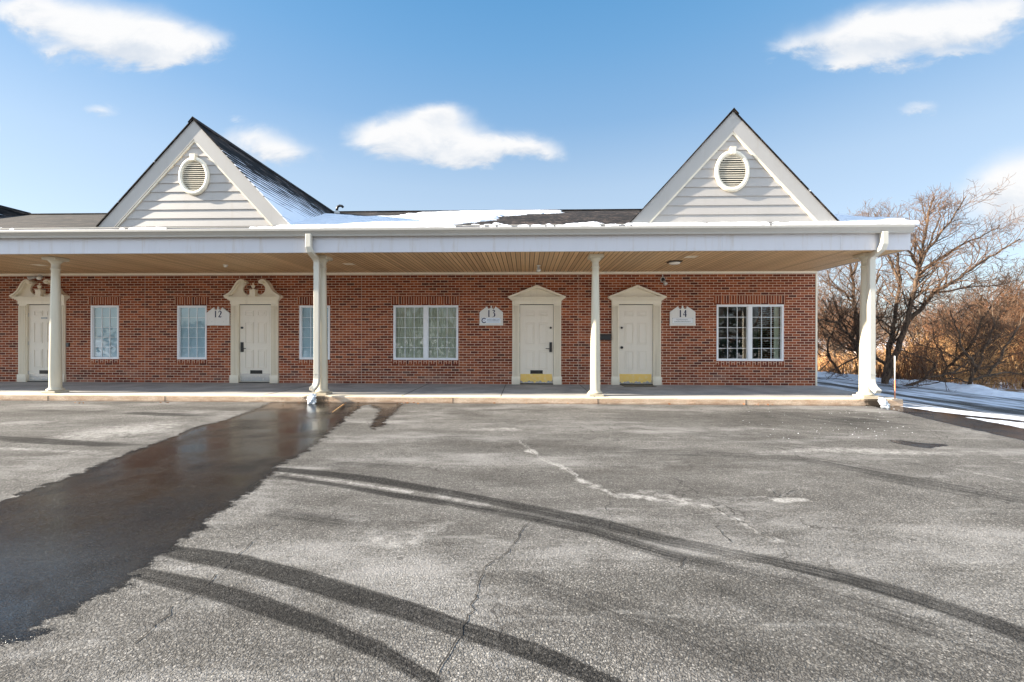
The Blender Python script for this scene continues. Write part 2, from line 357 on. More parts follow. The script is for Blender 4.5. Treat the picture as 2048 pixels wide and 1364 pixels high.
def concretemat():
    m, t, b, pos = newmat('concrete_walk')
    s = nd(t, 'ShaderNodeSeparateXYZ', {0: pos}); nz = nd(t, 'ShaderNodeSeparateXYZ', {0: nd(t, 'ShaderNodeNewGeometry').outputs['Normal']}).outputs[2]
    n = noise(t, pos, 1.6, 6, 0.62); f = noise(t, pos, 70, 3, 0.6)
    top = mixc(t, smooth(t, n, 0.3, 0.7), (0.24, 0.23, 0.22), (0.36, 0.345, 0.32))
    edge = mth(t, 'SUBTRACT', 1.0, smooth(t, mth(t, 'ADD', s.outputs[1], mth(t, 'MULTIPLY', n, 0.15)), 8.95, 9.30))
    top = mixc(t, mth(t, 'MULTIPLY', edge, 0.85), top, (0.74, 0.64, 0.48))  # sunlit strip along the front, painted into the walk's colour
    rn = noise(t, nd(t, 'ShaderNodeMapping', {0: pos, 3: (2.2, 1, 9)}).outputs[0], 1.4, 6, 0.65)
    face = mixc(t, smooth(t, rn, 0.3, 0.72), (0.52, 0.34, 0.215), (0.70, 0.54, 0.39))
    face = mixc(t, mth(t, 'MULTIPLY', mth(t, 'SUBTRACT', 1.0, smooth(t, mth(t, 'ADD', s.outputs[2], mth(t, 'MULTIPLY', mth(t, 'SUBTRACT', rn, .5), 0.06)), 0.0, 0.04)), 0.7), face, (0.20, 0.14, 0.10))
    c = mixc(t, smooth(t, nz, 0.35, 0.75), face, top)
    # dark algae where the downspouts run out over the kerb
    for x0 in (PX(632, 8.81), PX(1752, 8.81)):
        d = mth(t, 'ABSOLUTE', mth(t, 'SUBTRACT', s.outputs[0], x0))
        k = mth(t, 'SUBTRACT', 1.0, smooth(t, mth(t, 'ADD', d, mth(t, 'MULTIPLY', mth(t, 'SUBTRACT', noise(t, pos, 16, 5, .65), 0.5), 0.55)), 0.12, 0.36))
        k = mth(t, 'MULTIPLY', k, mth(t, 'SUBTRACT', 1.0, smooth(t, s.outputs[1], 8.84, 8.92)))
        c = mixc(t, mth(t, 'MULTIPLY', k, 0.93), c, (0.022, 0.018, 0.012))
    c = mixc(t, 1.0, c, ramp(t, f, [(0.25, 0.72), (0.75, 1.2)]), 'MULTIPLY')
    setb(t, b, color=c, rough=0.85, spec=0.25, normal=bump(t, mth(t, 'ADD', f, mth(t, 'MULTIPLY', n, 2)), 0.35, 0.008))
    return m
MAT['concrete'] = concretemat()

def lotmat():
    m, t, b, pos = newmat('weathered_asphalt')
    A = {k: nd(t, 'ShaderNodeAttribute', attribute_name=k).outputs['Fac'] for k in ('wet', 'dark', 'white', 'snow', 'across')}
    big = noise(t, nd(t, 'ShaderNodeMapping', {0: pos, 3: (0.55, 1.3, 1)}).outputs[0], 0.8, 6, 0.62)
    med = noise(t, pos, 5.0, 5, 0.65); fine = noise(t, pos, 55, 4, 0.7)
    vor = nd(t, 'ShaderNodeTexVoronoi', {'Vector': pos, 'Scale': 120.0, 'Randomness': 1.0})
    vor2 = nd(t, 'ShaderNodeTexVoronoi', {'Vector': nd(t, 'ShaderNodeVectorMath', {0: pos, 1: nd(t, 'ShaderNodeVectorMath', {0: nd(t, 'ShaderNodeTexNoise', {'Vector': pos, 'Scale': 24.0, 'Detail': 4.0}).outputs[1], 3: 0.05}, operation='SCALE').outputs[0]}, operation='ADD').outputs[0], 'Scale': 64.0}, feature='DISTANCE_TO_EDGE')
    gap = mth(t, 'SUBTRACT', 1.0, smooth(t, vor2.outputs[0], 0.0, 0.16))
    cellr = nd(t, 'ShaderNodeSeparateColor', {0: vor.outputs['Color']}).outputs[0]
    dry = mixc(t, smooth(t, big, 0.32, 0.70), (0.105, 0.099, 0.090), (0.195, 0.186, 0.172))
    dry = mixc(t, mth(t, 'MULTIPLY', smooth(t, noise(t, nd(t, 'ShaderNodeMapping', {0: pos, 3: (0.25, 1.6, 1)}).outputs[0], 1.1, 5, .6), 0.52, 0.72), 0.45), dry, (0.080, 0.072, 0.063))
    dry = mixc(t, 1.0, dry, ramp(t, med, [(0.25, 0.80), (0.75, 1.18)]), 'MULTIPLY')
    dry = mixc(t, 1.0, dry, ramp(t, cellr, [(0.0, 0.62), (0.75, 1.0), (1.0, 1.75)]), 'MULTIPLY')
    dry = mixc(t, mth(t, 'MULTIPLY', gap, 0.42), dry, (0.030, 0.028, 0.026))
    salt = smooth(t, mth(t, 'ADD', noise(t, nd(t, 'ShaderNodeMapping', {0: pos, 3: (0.35, 0.9, 1), 1: (3, 5, 0)}).outputs[0], 1.0, 7, 0.68), mth(t, 'MULTIPLY', mth(t, 'SUBTRACT', fine, 0.5), 0.35)), 0.48, 0.68)
    dry = mixc(t, mth(t, 'MULTIPLY', salt, 0.55), dry, (0.36, 0.35, 0.335))
    stain = smooth(t, noise(t, nd(t, 'ShaderNodeMapping', {0: pos, 1: (9, 2, 0)}).outputs[0], 2.4, 5, 0.6), 0.66, 0.74)
    dry = mixc(t, mth(t, 'MULTIPLY', stain, 0.42), dry, (0.055, 0.049, 0.043))
    drip = smooth(t, noise(t, nd(t, 'ShaderNodeMapping', {0: pos, 1: (4, 7, 0)}).outputs[0], 7.5, 3, 0.5), 0.70, 0.74)
    dry = mixc(t, mth(t, 'MULTIPLY', drip, 0.5), dry, (0.04, 0.037, 0.034))
    wisp = smooth(t, noise(t, nd(t, 'ShaderNodeMapping', {0: pos, 1: (1, 3, 0), 2: (0, 0, -0.3), 3: (0.45, 3.2, 1)}).outputs[0], 1.6, 7, 0.7), 0.56, 0.72)
    dry = mixc(t, mth(t, 'MULTIPLY', wisp, 0.42), dry, (0.36, 0.35, 0.33))
    cw = nd(t, 'ShaderNodeVectorMath', {0: pos, 1: nd(t, 'ShaderNodeVectorMath', {0: nd(t, 'ShaderNodeTexNoise', {'Vector': pos, 'Scale': 3.0, 'Detail': 5.0}).outputs[1], 3: 0.5}, operation='SCALE').outputs[0]}, operation='ADD').outputs[0]
    hair = nd(t, 'ShaderNodeTexVoronoi', {'Vector': cw, 'Scale': 1.1}, feature='DISTANCE_TO_EDGE').outputs[0]
    hair = mth(t, 'MULTIPLY', mth(t, 'SUBTRACT', 1.0, smooth(t, hair, 0.002, 0.010)), smooth(t, noise(t, pos, 0.9, 4), 0.46, 0.6))
    dry = mixc(t, mth(t, 'MULTIPLY', hair, 0.65), dry, (0.035, 0.032, 0.03))
    def edge(a, nz, amp, lo, hi):
        return smooth(t, mth(t, 'ADD', a, mth(t, 'MULTIPLY', mth(t, 'SUBTRACT', nz, 0.5), amp)), lo, hi)
    wl = edge(A['white'], noise(t, pos, 11.0, 6, 0.7), 1.5, 0.30, 1.0)
    wl = mth(t, 'MULTIPLY', wl, mth(t, 'ADD', 0.35, mth(t, 'MULTIPLY', smooth(t, fine, 0.35, 0.6), 0.65)))
    c = mixc(t, mth(t, 'MULTIPLY', wl, 0.8), dry, (0.48, 0.465, 0.44))
    sx_ = nd(t, 'ShaderNodeSeparateXYZ', {0: pos}).outputs[0]
    lane = nd(t, 'ShaderNodeCombineXYZ', {0: mth(t, 'MULTIPLY', A['across'], 2.6), 1: mth(t, 'MULTIPLY', sx_, 0.55)}).outputs[0]
    streak = noise(t, lane, 1.7, 5, 0.68)
    gapn = noise(t, pos, 1.6, 5, 0.7)
    dk = mth(t, 'ADD', A['dark'], mth(t, 'ADD', mth(t, 'MULTIPLY', mth(t, 'SUBTRACT', streak, 0.5), 1.5), mth(t, 'MULTIPLY', mth(t, 'SUBTRACT', gapn, 0.5), 0.7)))
    dk = mth(t, 'MULTIPLY', mth(t, 'MULTIPLY', smooth(t, dk, 0.12, 0.95), smooth(t, A['dark'], 0.02, 0.25)), mth(t, 'ADD', 0.62, mth(t, 'MULTIPLY', smooth(t, fine, 0.3, 0.62), 0.36)))
    c = mixc(t, dk, c, (0.013, 0.0125, 0.012))
    sn = edge(A['snow'], noise(t, nd(t, 'ShaderNodeMapping', {0: pos, 3: (1.5, 0.25, 1)}).outputs[0], 2.6, 6, .65), 1.3, 0.40, 0.75)
    c = mixc(t, mth(t, 'MULTIPLY', sn, 0.95), c, (0.70, 0.73, 0.78))
    wt = edge(A['wet'], noise(t, nd(t, 'ShaderNodeMapping', {0: pos, 3: (0.7, 1.3, 1)}).outputs[0], 6.0, 7, 0.72), 1.35, 0.44, 0.56)
    wdeep = smooth(t, mth(t, 'ADD', A['wet'], mth(t, 'MULTIPLY', mth(t, 'SUBTRACT', noise(t, pos, 2.0, 6, 0.65), 0.5), 0.9)), 0.42, 0.95)
    wetc = mixc(t, smooth(t, big, 0.35, 0.65), (0.007, 0.007, 0.007), (0.014, 0.0135, 0.012))
    wetc = mixc(t, mth(t, 'MULTIPLY', smooth(t, cellr, 0.75, 1.0), 0.35), wetc, (0.06, 0.055, 0.05))
    c = mixc(t, wt, c, wetc)
    h = mth(t, 'ADD', mth(t, 'ADD', mth(t, 'MULTIPLY', gap, -1.0), mth(t, 'MULTIPLY', vor.outputs[0], -0.55)), mth(t, 'MULTIPLY', fine, 0.45))
    pud = mth(t, 'MULTIPLY', wdeep, smooth(t, noise(t, pos, 1.3, 4, .6), 0.25, 0.6))
    amp = mth(t, 'MULTIPLY', mth(t, 'SUBTRACT', 1.0, mth(t, 'MULTIPLY', wt, mth(t, 'ADD', 0.80, mth(t, 'MULTIPLY', pud, 0.17)))), mth(t, 'SUBTRACT', 1.0, mth(t, 'MULTIPLY', sn, 0.75)))
    nb = nd(t, 'ShaderNodeBump', {'Height': mth(t, 'MULTIPLY', h, amp), 'Strength': 0.85, 'Distance': 0.007}).outputs[0]
    rg = mth(t, 'SUBTRACT', 0.92, mth(t, 'MULTIPLY', wt, mth(t, 'ADD', 0.62, mth(t, 'MULTIPLY', pud, 0.26))))
    setb(t, b, color=c, rough=rg, spec=mth(t, 'ADD', 0.15, mth(t, 'MULTIPLY', mth(t, 'MULTIPLY', wt, pud), 0.55)), normal=nb)
    return m
MAT['lot'] = lotmat()
MAT['crack'] = paint('asphalt_crack', (0.018, 0.016, 0.014), 0.95, 0, 0)

def barkmat(name, a, bcol):
    m, t, b, pos = newmat(name)
    oc = nd(t, 'ShaderNodeTexCoord').outputs['Object']
    n = noise(t, nd(t, 'ShaderNodeMapping', {0: oc, 3: (9, 9, 2.2)}).outputs[0], 1.6, 5, 0.65)
    c = mixc(t, smooth(t, n, 0.32, 0.68), a, bcol)
    setb(t, b, color=c, rough=0.9, spec=0.2, normal=bump(t, n, 0.8, 0.02))
    return m
MAT['bark'] = barkmat('bark', (0.03, 0.022, 0.017), (0.15, 0.10, 0.065))
MAT['twig'] = barkmat('twigs', (0.050, 0.030, 0.020), (0.20, 0.118, 0.070))
MAT['twigred'] = barkmat('reddish_twigs', (0.12, 0.05, 0.025), (0.28, 0.13, 0.06))
MAT['straw'] = barkmat('dry_stems', (0.46, 0.22, 0.080), (0.74, 0.47, 0.22))
MAT['conifer'] = barkmat('evergreen', (0.02, 0.035, 0.02), (0.05, 0.08, 0.04))
MAT['leaf'] = barkmat('dead_leaves', (0.22, 0.075, 0.025), (0.42, 0.18, 0.06))

def groundmat():
    m, t, b, pos = newmat('snowy_ground')
    n = noise(t, pos, 0.35, 6, 0.65); n2 = noise(t, pos, 3.0, 6, 0.7)
    k = smooth(t, mth(t, 'ADD', n, mth(t, 'MULTIPLY', mth(t, 'SUBTRACT', n2, 0.5), 0.7)), 0.42, 0.56)
    lit = mixc(t, n2, (0.10, 0.06, 0.03), (0.30, 0.18, 0.08))
    c = mixc(t, k, lit, (0.78, 0.81, 0.86))
    setb(t, b, color=c, rough=0.9, normal=bump(t, n2, 0.7, 0.08))
    return m
MAT['ground'] = groundmat()

def glassmat():
    m = bpy.data.materials.new('window_glass'); m.use_nodes = True; t = m.node_tree; t.nodes.clear()
    pos = nd(t, 'ShaderNodeNewGeometry').outputs['Position']
    bm = nd(t, 'ShaderNodeBump', {'Height': noise(t, pos, 1.6, 2), 'Strength': 0.03, 'Distance': 0.02}).outputs[0]
    fr = nd(t, 'ShaderNodeFresnel', {'IOR': 1.5, 'Normal': bm}).outputs[0]
    fac = mth(t, 'MULTIPLY', mth(t, 'ADD', 0.04, mth(t, 'MULTIPLY', fr, 1.5)), mth(t, 'SUBTRACT', 1.0, nd(t, 'ShaderNodeNewGeometry').outputs['Backfacing']), clamp=True)
    tr = nd(t, 'ShaderNodeBsdfTransparent', {0: (0.90, 0.95, 0.95, 1)}); gl = nd(t, 'ShaderNodeBsdfGlossy', {'Color': (0.95, 0.97, 1, 1), 'Roughness': 0.01, 'Normal': bm})
    mx = nd(t, 'ShaderNodeMixShader', {0: fac, 1: tr.outputs[0], 2: gl.outputs[0]})
    nd(t, 'ShaderNodeOutputMaterial', {0: mx.outputs[0]})
    return m
MAT['glass'] = glassmat()
def metalmat(name, col, rough, worn):
    m, t, b, pos = newmat(name)
    n = noise(t, pos, 12, 5, 0.65)
    c = mixc(t, smooth(t, n, 0.45, 0.7), col, worn)
    setb(t, b, color=c, metal=mth(t, 'SUBTRACT', 0.55, mth(t, 'MULTIPLY', smooth(t, n, 0.55, 0.7), 0.35)), rough=rough, normal=bump(t, noise(t, pos, 6, 3), 0.25, 0.02))
    return m
MAT['brass'] = metalmat('worn_brass', (0.95, 0.66, 0.20), 0.30, (0.92, 0.70, 0.34))
MAT['steel'] = metalmat('worn_steel', (0.66, 0.66, 0.64), 0.16, (0.58, 0.56, 0.50))
def icemat():
    m, t, b, pos = newmat('clear_ice')
    n = noise(t, pos, 18, 4, 0.6)
    setb(t, b, color=mixc(t, n, (0.55, 0.62, 0.68), (0.88, 0.91, 0.94)), rough=0.18, spec=0.6, normal=bump(t, n, 0.9, 0.03))
    b.inputs['Transmission Weight'].default_value = 0.4; b.inputs['IOR'].default_value = 1.31
    return m
MAT['ice'] = icemat()

# ------------------------------------------------------------------ parking lot with its wet run-off, tyre marks, salt bloom and cracks
DARK = [None, None]
def seg_field(XX, YY, pts, out, soft=0.5):
    """pts: (px, py, width px, intensity) -> max of soft capsule strips on the ground"""
    g = []
    for (px, py, w, k) in pts:
        w = w * (.82 if out is DARK[0] else 1.0); a = np.array(G(px, py)); u = np.array(G(px, py - w / 2)); v = np.array(G(px, py + w / 2)); g.append((a, u, v, k))
    for i in range(len(g) - 1):
        a, b = g[i][0], g[i + 1][0]; d = b - a; L = np.hypot(*d) + 1e-9; d = d / L; nrm = np.array([-d[1], d[0]])
        ha = max(0.012, abs((g[i][1] - g[i][2]) @ nrm) / 2); hb = max(0.012, abs((g[i + 1][1] - g[i + 1][2]) @ nrm) / 2)
        hm = max(ha, hb) * 1.5
        x0, x1 = min(a[0], b[0]) - hm, max(a[0], b[0]) + hm; y0, y1 = min(a[1], b[1]) - hm, max(a[1], b[1]) + hm
        ix = np.where((XX[0] >= x0) & (XX[0] <= x1))[0]; iy = np.where((YY[:, 0] >= y0) & (YY[:, 0] <= y1))[0]
        if not len(ix) or not len(iy): continue
        sl_ = np.s_[iy[0]:iy[-1] + 1, ix[0]:ix[-1] + 1]
        px_ = XX[sl_] - a[0]; py_ = YY[sl_] - a[1]
        tt = np.clip((px_ * d[0] + py_ * d[1]) / L, 0, 1)
        dist = np.hypot(px_ - tt * L * d[0], py_ - tt * L * d[1]); h = ha + (hb - ha) * tt; k = g[i][3] + (g[i + 1][3] - g[i][3]) * tt
        val = k * (1 - sstep(1 - soft, 1 + soft, dist / h))
        if out is DARK[0]:
            across = (px_ * nrm[0] + py_ * nrm[1]) / h; better = val > out[sl_]; DARK[1][sl_] = np.where(better, across, DARK[1][sl_])
        out[sl_] = np.maximum(out[sl_], val)
def poly_field(XX, YY, poly, soft):
    pts = np.array([G(*p) for p in poly]); n = len(pts)
    x0, y0 = pts.min(0) - soft * 2; x1, y1 = pts.max(0) + soft * 2
    res = np.zeros_like(XX)
    ix = np.where((XX[0] >= x0) & (XX[0] <= x1))[0]; iy = np.where((YY[:, 0] >= y0) & (YY[:, 0] <= y1))[0]
    if not len(ix) or not len(iy): return res
    sl_ = np.s_[iy[0]:iy[-1] + 1, ix[0]:ix[-1] + 1]; X, Y = XX[sl_], YY[sl_]
    inside = np.zeros(X.shape, bool); dist = np.full(X.shape, 1e9)
    for i in range(n):
        a, b = pts[i], pts[(i + 1) % n]
        c = ((a[1] > Y) != (b[1] > Y)); xi = (b[0] - a[0]) * (Y - a[1]) / (b[1] - a[1] + 1e-12) + a[0]
        inside ^= c & (X < xi)
        d = b - a; L2 = d @ d + 1e-12; tt = np.clip(((X - a[0]) * d[0] + (Y - a[1]) * d[1]) / L2, 0, 1)
        dist = np.minimum(dist, np.hypot(X - a[0] - tt * d[0], Y - a[1] - tt * d[1]))
    sd = np.where(inside, dist, -dist); res[sl_] = np.clip(0.5 + sd / (2 * soft), 0, 1)
    return res

cracks = {
 'main': [(1040, 880), (1060, 900), (1085, 917), (1130, 935), (1160, 955), (1200, 975), (1240, 990), (1300, 998), (1360, 1006), (1430, 1012)],
 'mainb': [(1240, 990), (1290, 980), (1330, 988), (1390, 1006)],
 'fork': [(1430, 1012), (1450, 1028), (1470, 1038), (1500, 1052), (1530, 1070), (1560, 1086)],
 'star': [(1430, 1012), (1455, 1003), (1480, 998), (1520, 996), (1553, 994), (1590, 981), (1620, 975)],
 'starb': [(1553, 994), (1545, 980), (1524, 970)],
 'twig': [(1220, 1000), (1214, 1018), (1222, 1032), (1218, 1058)], 'nick': [(1266, 1056), (1272, 1066), (1281, 1076)],
 'bird': [(1435, 1050), (1440, 1064), (1455, 1078), (1466, 1092)], 'small': [(1366, 1110), (1363, 1124), (1355, 1142)],
 'long': [(1095, 1030), (1050, 1050), (1025, 1095), (1010, 1110), (975, 1130), (960, 1160), (950, 1200), (940, 1235), (915, 1285), (890, 1330), (872, 1368)],
 'left': [(558, 1045), (520, 1070), (480, 1105), (440, 1140), (400, 1180), (350, 1210), (290, 1270), (240, 1300)],
 'far': [(1520, 905), (1570, 908), (1620, 904)],
}
wet_poly = [(545, 803), (500, 822), (440, 843), (385, 855), (330, 878), (290, 892), (250, 906), (180, 935), (140, 953), (80, 972), (0, 1003), (-500, 1190),
            (-700, 1364), (-220, 1364), (0, 1288), (60, 1278), (110, 1240), (200, 1198), (290, 1142), (330, 1112), (375, 1085), (415, 1045), (440, 1030), (500, 988), (545, 947),
            (562, 930), (600, 914), (630, 893), (655, 868), (680, 848), (692, 834), (722, 813), (738, 810), (757, 818), (752, 834), (738, 854), (748, 858), (766, 850), (784, 830), (802, 815), (808, 806)]
def marks(XX, YY):
    wet = poly_field(XX, YY, wet_poly, 0.20)
    wet = np.maximum(wet, poly_field(XX, YY, [(1770, 879), (1800, 880), (1850, 887), (1896, 887), (1892, 891), (1862, 898), (1830, 894), (1790, 887)], 0.07))
    dark = np.zeros_like(XX); DARK[0] = dark; DARK[1] = np.zeros_like(XX); white = np.zeros_like(XX)
    S = lambda pts, o, soft=0.4: seg_field(XX, YY, pts, o, soft)
    S([(1740, 807, 6, 1), (1810, 819, 13, 1), (1880, 834, 18, 1), (1960, 851, 22, 1), (2060, 872, 24, 1), (2260, 915, 28, 1)], wet, 0.35)
    S([(1850, 823, 4, .9), (1940, 834, 5, .9), (2060, 846, 5, .8), (2200, 860, 5, .6)], wet, 0.6)
    S([(500, 934, 12, 1), (550, 940, 12, 1), (650, 949, 14, 1), (760, 961, 16, 1), (870, 980, 18, .95), (980, 1000, 20, .8), (1090, 1022, 24, .85), (1200, 1046, 27, .9), (1330, 1080, 28, .72), (1450, 1104, 26, .55), (1540, 1122, 26, .75), (1700, 1160, 34, .85), (1830, 1197, 38, .75), (1950, 1236, 40, .7), (2080, 1282, 44, .7)], dark)
    S([(556, 955, 8, .7), (700, 975, 11, .85), (790, 990, 14, .95), (885, 1004, 15, .8)], dark)
    S([(900, 1006, 16, .7), (1060, 1034, 22, .8), (1180, 1060, 26, .85), (1330, 1108, 28, .75), (1450, 1136, 28, .55), (1620, 1180, 44, .5), (1800, 1240, 60, .5), (2050, 1320, 60, .4)], dark, .7)
    S([(300, 1092, 30, .9), (370, 1106, 36, .95), (480, 1124, 44, 1), (600, 1156, 50, 1), (720, 1195, 52, 1), (830, 1228, 52, .95), (940, 1267, 52, .8), (1060, 1306, 52, .95), (1150, 1342, 50, .9), (1250, 1388, 50, .85)], dark, .3)
    S([(240, 1134, 34, .8), (305, 1150, 38, .85), (400, 1172, 44, .9), (520, 1208, 50, 1), (640, 1252, 50, .9), (760, 1304, 48, .85), (870, 1368, 46, .8)], dark, .3)
    S([(265, 827, 7, .7), (330, 830, 9, .9), (425, 833, 6, .5)], dark); S([(-20, 874, 10, .6), (60, 880, 15, .95), (130, 884, 14, 1), (200, 888, 12, .9), (290, 890, 7, .5)], dark)
    S([(60, 820, 5, .5), (210, 824, 5, .5)], dark); S([(678, 928, 9, .4), (760, 932, 11, .5), (855, 936, 8, .3)], dark); S([(550, 1028, 24, .55), (640, 1040, 28, .6), (730, 1052, 20, .4)], dark, .8)
    S([(1200, 900, 20, .4), (1400, 905, 22, .45), (1600, 918, 22, .45), (1760, 950, 26, .55), (1900, 975, 30, .55), (2080, 1010, 34, .5)], dark, .9)
    S([(1560, 830, 26, .45), (1700, 842, 32, .6), (1800, 858, 20, .4)], dark, .9); S([(1250, 850, 20, .25), (1500, 880, 26, .25), (1700, 905, 20, .2)], dark, .9)
    S([(1060, 1160, 60, .45), (1300, 1250, 90, .4), (1500, 1330, 90, .35)], dark, .9); S([(1440, 1180, 40, .4), (1650, 1260, 80, .5), (1820, 1340, 90, .45)], dark, .9)
    S([(0, 905, 14, .3), (120, 910, 12, .3), (220, 905, 8, .2)], dark, .8)
    white = np.maximum(white, 0.75 * poly_field(XX, YY, [(718, 1052), (760, 1058), (800, 1072), (860, 1044), (912, 1040), (862, 1078), (838, 1098), (776, 1106), (735, 1084)], 0.14))
    S([(880, 985, 22, .8), (960, 1008, 24, .6)], white, .8); S([(560, 948, 4, .6), (700, 966, 4, .7), (820, 984, 8, .8)], white, .6); S([(330, 1128, 10, .6), (420, 1146, 12, .45), (560, 1190, 14, .3)], white, .6)
    S([(30, 848, 16, .45), (130, 842, 14, .4)], white, .9); S([(190, 868, 26, .7), (280, 858, 26, .7), (340, 855, 16, .4)], white, .9); S([(0, 895, 8, .6), (80, 898, 8, .6), (220, 905, 10, .5)], white, .9)
    S([(0, 930, 20, .3), (160, 910, 20, .4)], white, .9); S([(900, 858, 5, .4), (1020, 859, 8, .7), (1060, 862, 5, .3)], white, .7); S([(840, 932, 10, .4), (1000, 936, 10, .3)], white, .8)
    S([(1520, 905, 8, .5), (1640, 900, 12, .7), (1800, 905, 14, .7), (1900, 908, 12, .6), (1980, 900, 10, .4)], white, .9); S([(1850, 930, 5, .4), (1950, 948, 6, .5), (2060, 968, 6, .6)], white, .8); S([(1960, 895, 20, .4), (2060, 930, 20, .45)], white, .9)
    S([(1440, 855, 16, .35), (1520, 862, 14, .3)], white, .9); S([(1560, 1010, 70, .2), (1760, 1060, 90, .3), (1900, 1080, 80, .2)], white, 1); S([(1320, 1170, 50, .3), (1480, 1230, 70, .35), (1620, 1320, 90, .3)], white, 1)
    S([(950, 1260, 26, .4), (940, 1225, 30, .5)], white, .9); S([(900, 1340, 60, .25), (960, 1300, 40, .25)], white, .9); S([(1000, 1195, 14, .5), (1010, 1200, 10, .3)], white, .8)
    halo = {'main': (13, 1.0), 'mainb': (12, .8), 'fork': (11, .8), 'star': (9, .6), 'starb': (8, .7), 'twig': (9, .5), 'bird': (9, .5), 'long': (12, .45), 'left': (9, .55), 'far': (6, .6)}
    hr = random.Random(3)
    for k, (w, s_) in halo.items():
        q = []
        for (a, b), (c, d) in zip(cracks[k][:-1], cracks[k][1:]):
            for j in range(4): q.append((a + (c - a) * j / 4 + hr.gauss(0, 1.6), b + (d - b) * j / 4 + hr.gauss(0, 1.2)))
        S([(a, b, w * hr.uniform(.2, 1.0) * (1 + (b - 880) / 500), s_ * hr.uniform(.55, 1.0)) for a, b in q], white, .8)
    S([(1560, 1000, 12, .9), (1608, 999, 9, .9)], white, .6)
    snow = sstep(7.25, 7.75, XX - 0.0) * sstep(6.4, 8.3, YY + (XX - 7.6) * 0.55)
    e = np.array(G(1755, 812)); f = np.array(G(2060, 884)); nn = np.array([-(f - e)[1], (f - e)[0]]); nn /= np.hypot(*nn)
    side = (XX - e[0]) * nn[0] + (YY - e[1]) * nn[1]
    snow = np.where(XX > 7.3, sstep(-0.05, 0.12, side), 0) * 0.85
    return dict(wet=wet, dark=dark, white=white, snow=snow, across=DARK[1])

ys = [8.81]
py = 808.0
while py < 1372: py += 2.3; ys.append(ZC * F / (py - 680))
ys += [1.2, .9, .5, 0, -1, -2.5, -5, -8, -12]
ys = np.array(sorted(ys)); xs = np.concatenate([[-34, -28, -22, -18], np.arange(-15, -9, .06), np.arange(-9, 9, .024), np.arange(9, 14.6, .08)])
XX, YY = np.meshgrid(xs, ys)
und = 0.012 * np.sin(XX * .9 + 1) * np.sin(YY * 1.1) * sstep(8.7, 8.0, YY) * (YY > -1)
lot = gridmesh('parking_lot', xs, ys, terr(XX, YY) + und, MAT['lot'], marks(XX, YY)); tagit(lot, kind='structure')
# cracks: thin ribbons lying in the surface, part of the same sheet of asphalt
cb = MB()
for nme, pts in cracks.items():
    g = []
    for i in range(len(pts) - 1):
        a, b = np.array(G(*pts[i])), np.array(G(*pts[i + 1])); n = max(2, int(np.hypot(*(b - a)) / 0.035))
        for k in range(n): g.append(a + (b - a) * k / n + np.array([rng.gauss(0, .007), rng.gauss(0, .007)]))
    on = 1.0
    for i in range(len(g) - 1):
        if nme in ('main', 'mainb', 'star', 'far') and rng.random() < .5: continue
        a, b = g[i], g[i + 1]; d = b - a; d /= np.hypot(*d) + 1e-9; n_ = np.array([-d[1], d[0]])
        w = rng.uniform(.0008, .0042)
        za, zb = [float(terr(*p)) + 0.012 * math.sin(p[0] * .9 + 1) * math.sin(p[1] * 1.1) * float(sstep(8.7, 8.0, p[1])) + .004 for p in (a, b)]
        a = a - d * .004; b = b + d * .004
        cb.add([(*(a + n_ * w), za), (*(a - n_ * w), za), (*(b - n_ * w * .8), zb), (*(b + n_ * w * .8), zb)], [(0, 1, 2, 3)])
o = cb.build('pavement_cracks', MAT['crack']); tagit(o, kind='structure')

# driveway along the right-hand end wall, snow bank at its far edge, open ground beyond
dx = np.concatenate([np.arange(7.62, 14.6, .08)]); dy = np.concatenate([np.arange(8.81, 14, .06), np.arange(14, 46, .3)])
DX, DY = np.meshgrid(dx, dy)
tr_ = 0.60 - 0.35 * np.exp(-((DX - 9.0 - .02 * DY) / .28) ** 2) - 0.3 * np.exp(-((DX - 10.9 - .02 * DY) / .3) ** 2)
dw = np.zeros_like(DX)
drv = gridmesh('driveway', dx, dy, terr(DX, DY), MAT['lot'], dict(wet=np.where(DX < 0, 1, 0.0) + dw, dark=dw, white=dw, snow=tr_, across=dw)); tagit(drv, kind='structure')

bank_px = [(1560, 742), (1620, 751), (1700, 758), (1790, 766), (1860, 773), (1920, 780), (1990, 790), (2060, 798), (2200, 815), (2400, 835)]
bank = np.array([G(*p) for p in bank_px])
def bankx(y): return np.interp(y, bank[::-1, 1], bank[::-1, 0])
by = np.concatenate([np.arange(5, 20, .09), np.arange(20, 40, .3)]); bt = np.linspace(-.35, 1.2, 26)
BT, BY = np.meshgrid(bt, by)
wob = 0.10 * np.sin(BY * 1.7) + .07 * np.sin(BY * 4.1 + 1)
hgt = 0.17 * np.exp(-((BT - .28) / .36) ** 2) * (1 + .35 * np.sin(BY * 2.3) * np.sin(BY * .9 + 2)) + .03 * np.sin(BY * 7 + BT * 9) * np.exp(-((BT - .3) / .4) ** 2) - .02
BX = bankx(BY) + BT + wob
me = gridmesh('snow_bank', bt, by, hgt, MAT['snow']); tagit(me, kind='structure')
co = np.stack([BX, BY, hgt - .30], -1).reshape(-1, 3).astype(np.float32); me.data.vertices.foreach_set('co', co.ravel()); me.data.update()

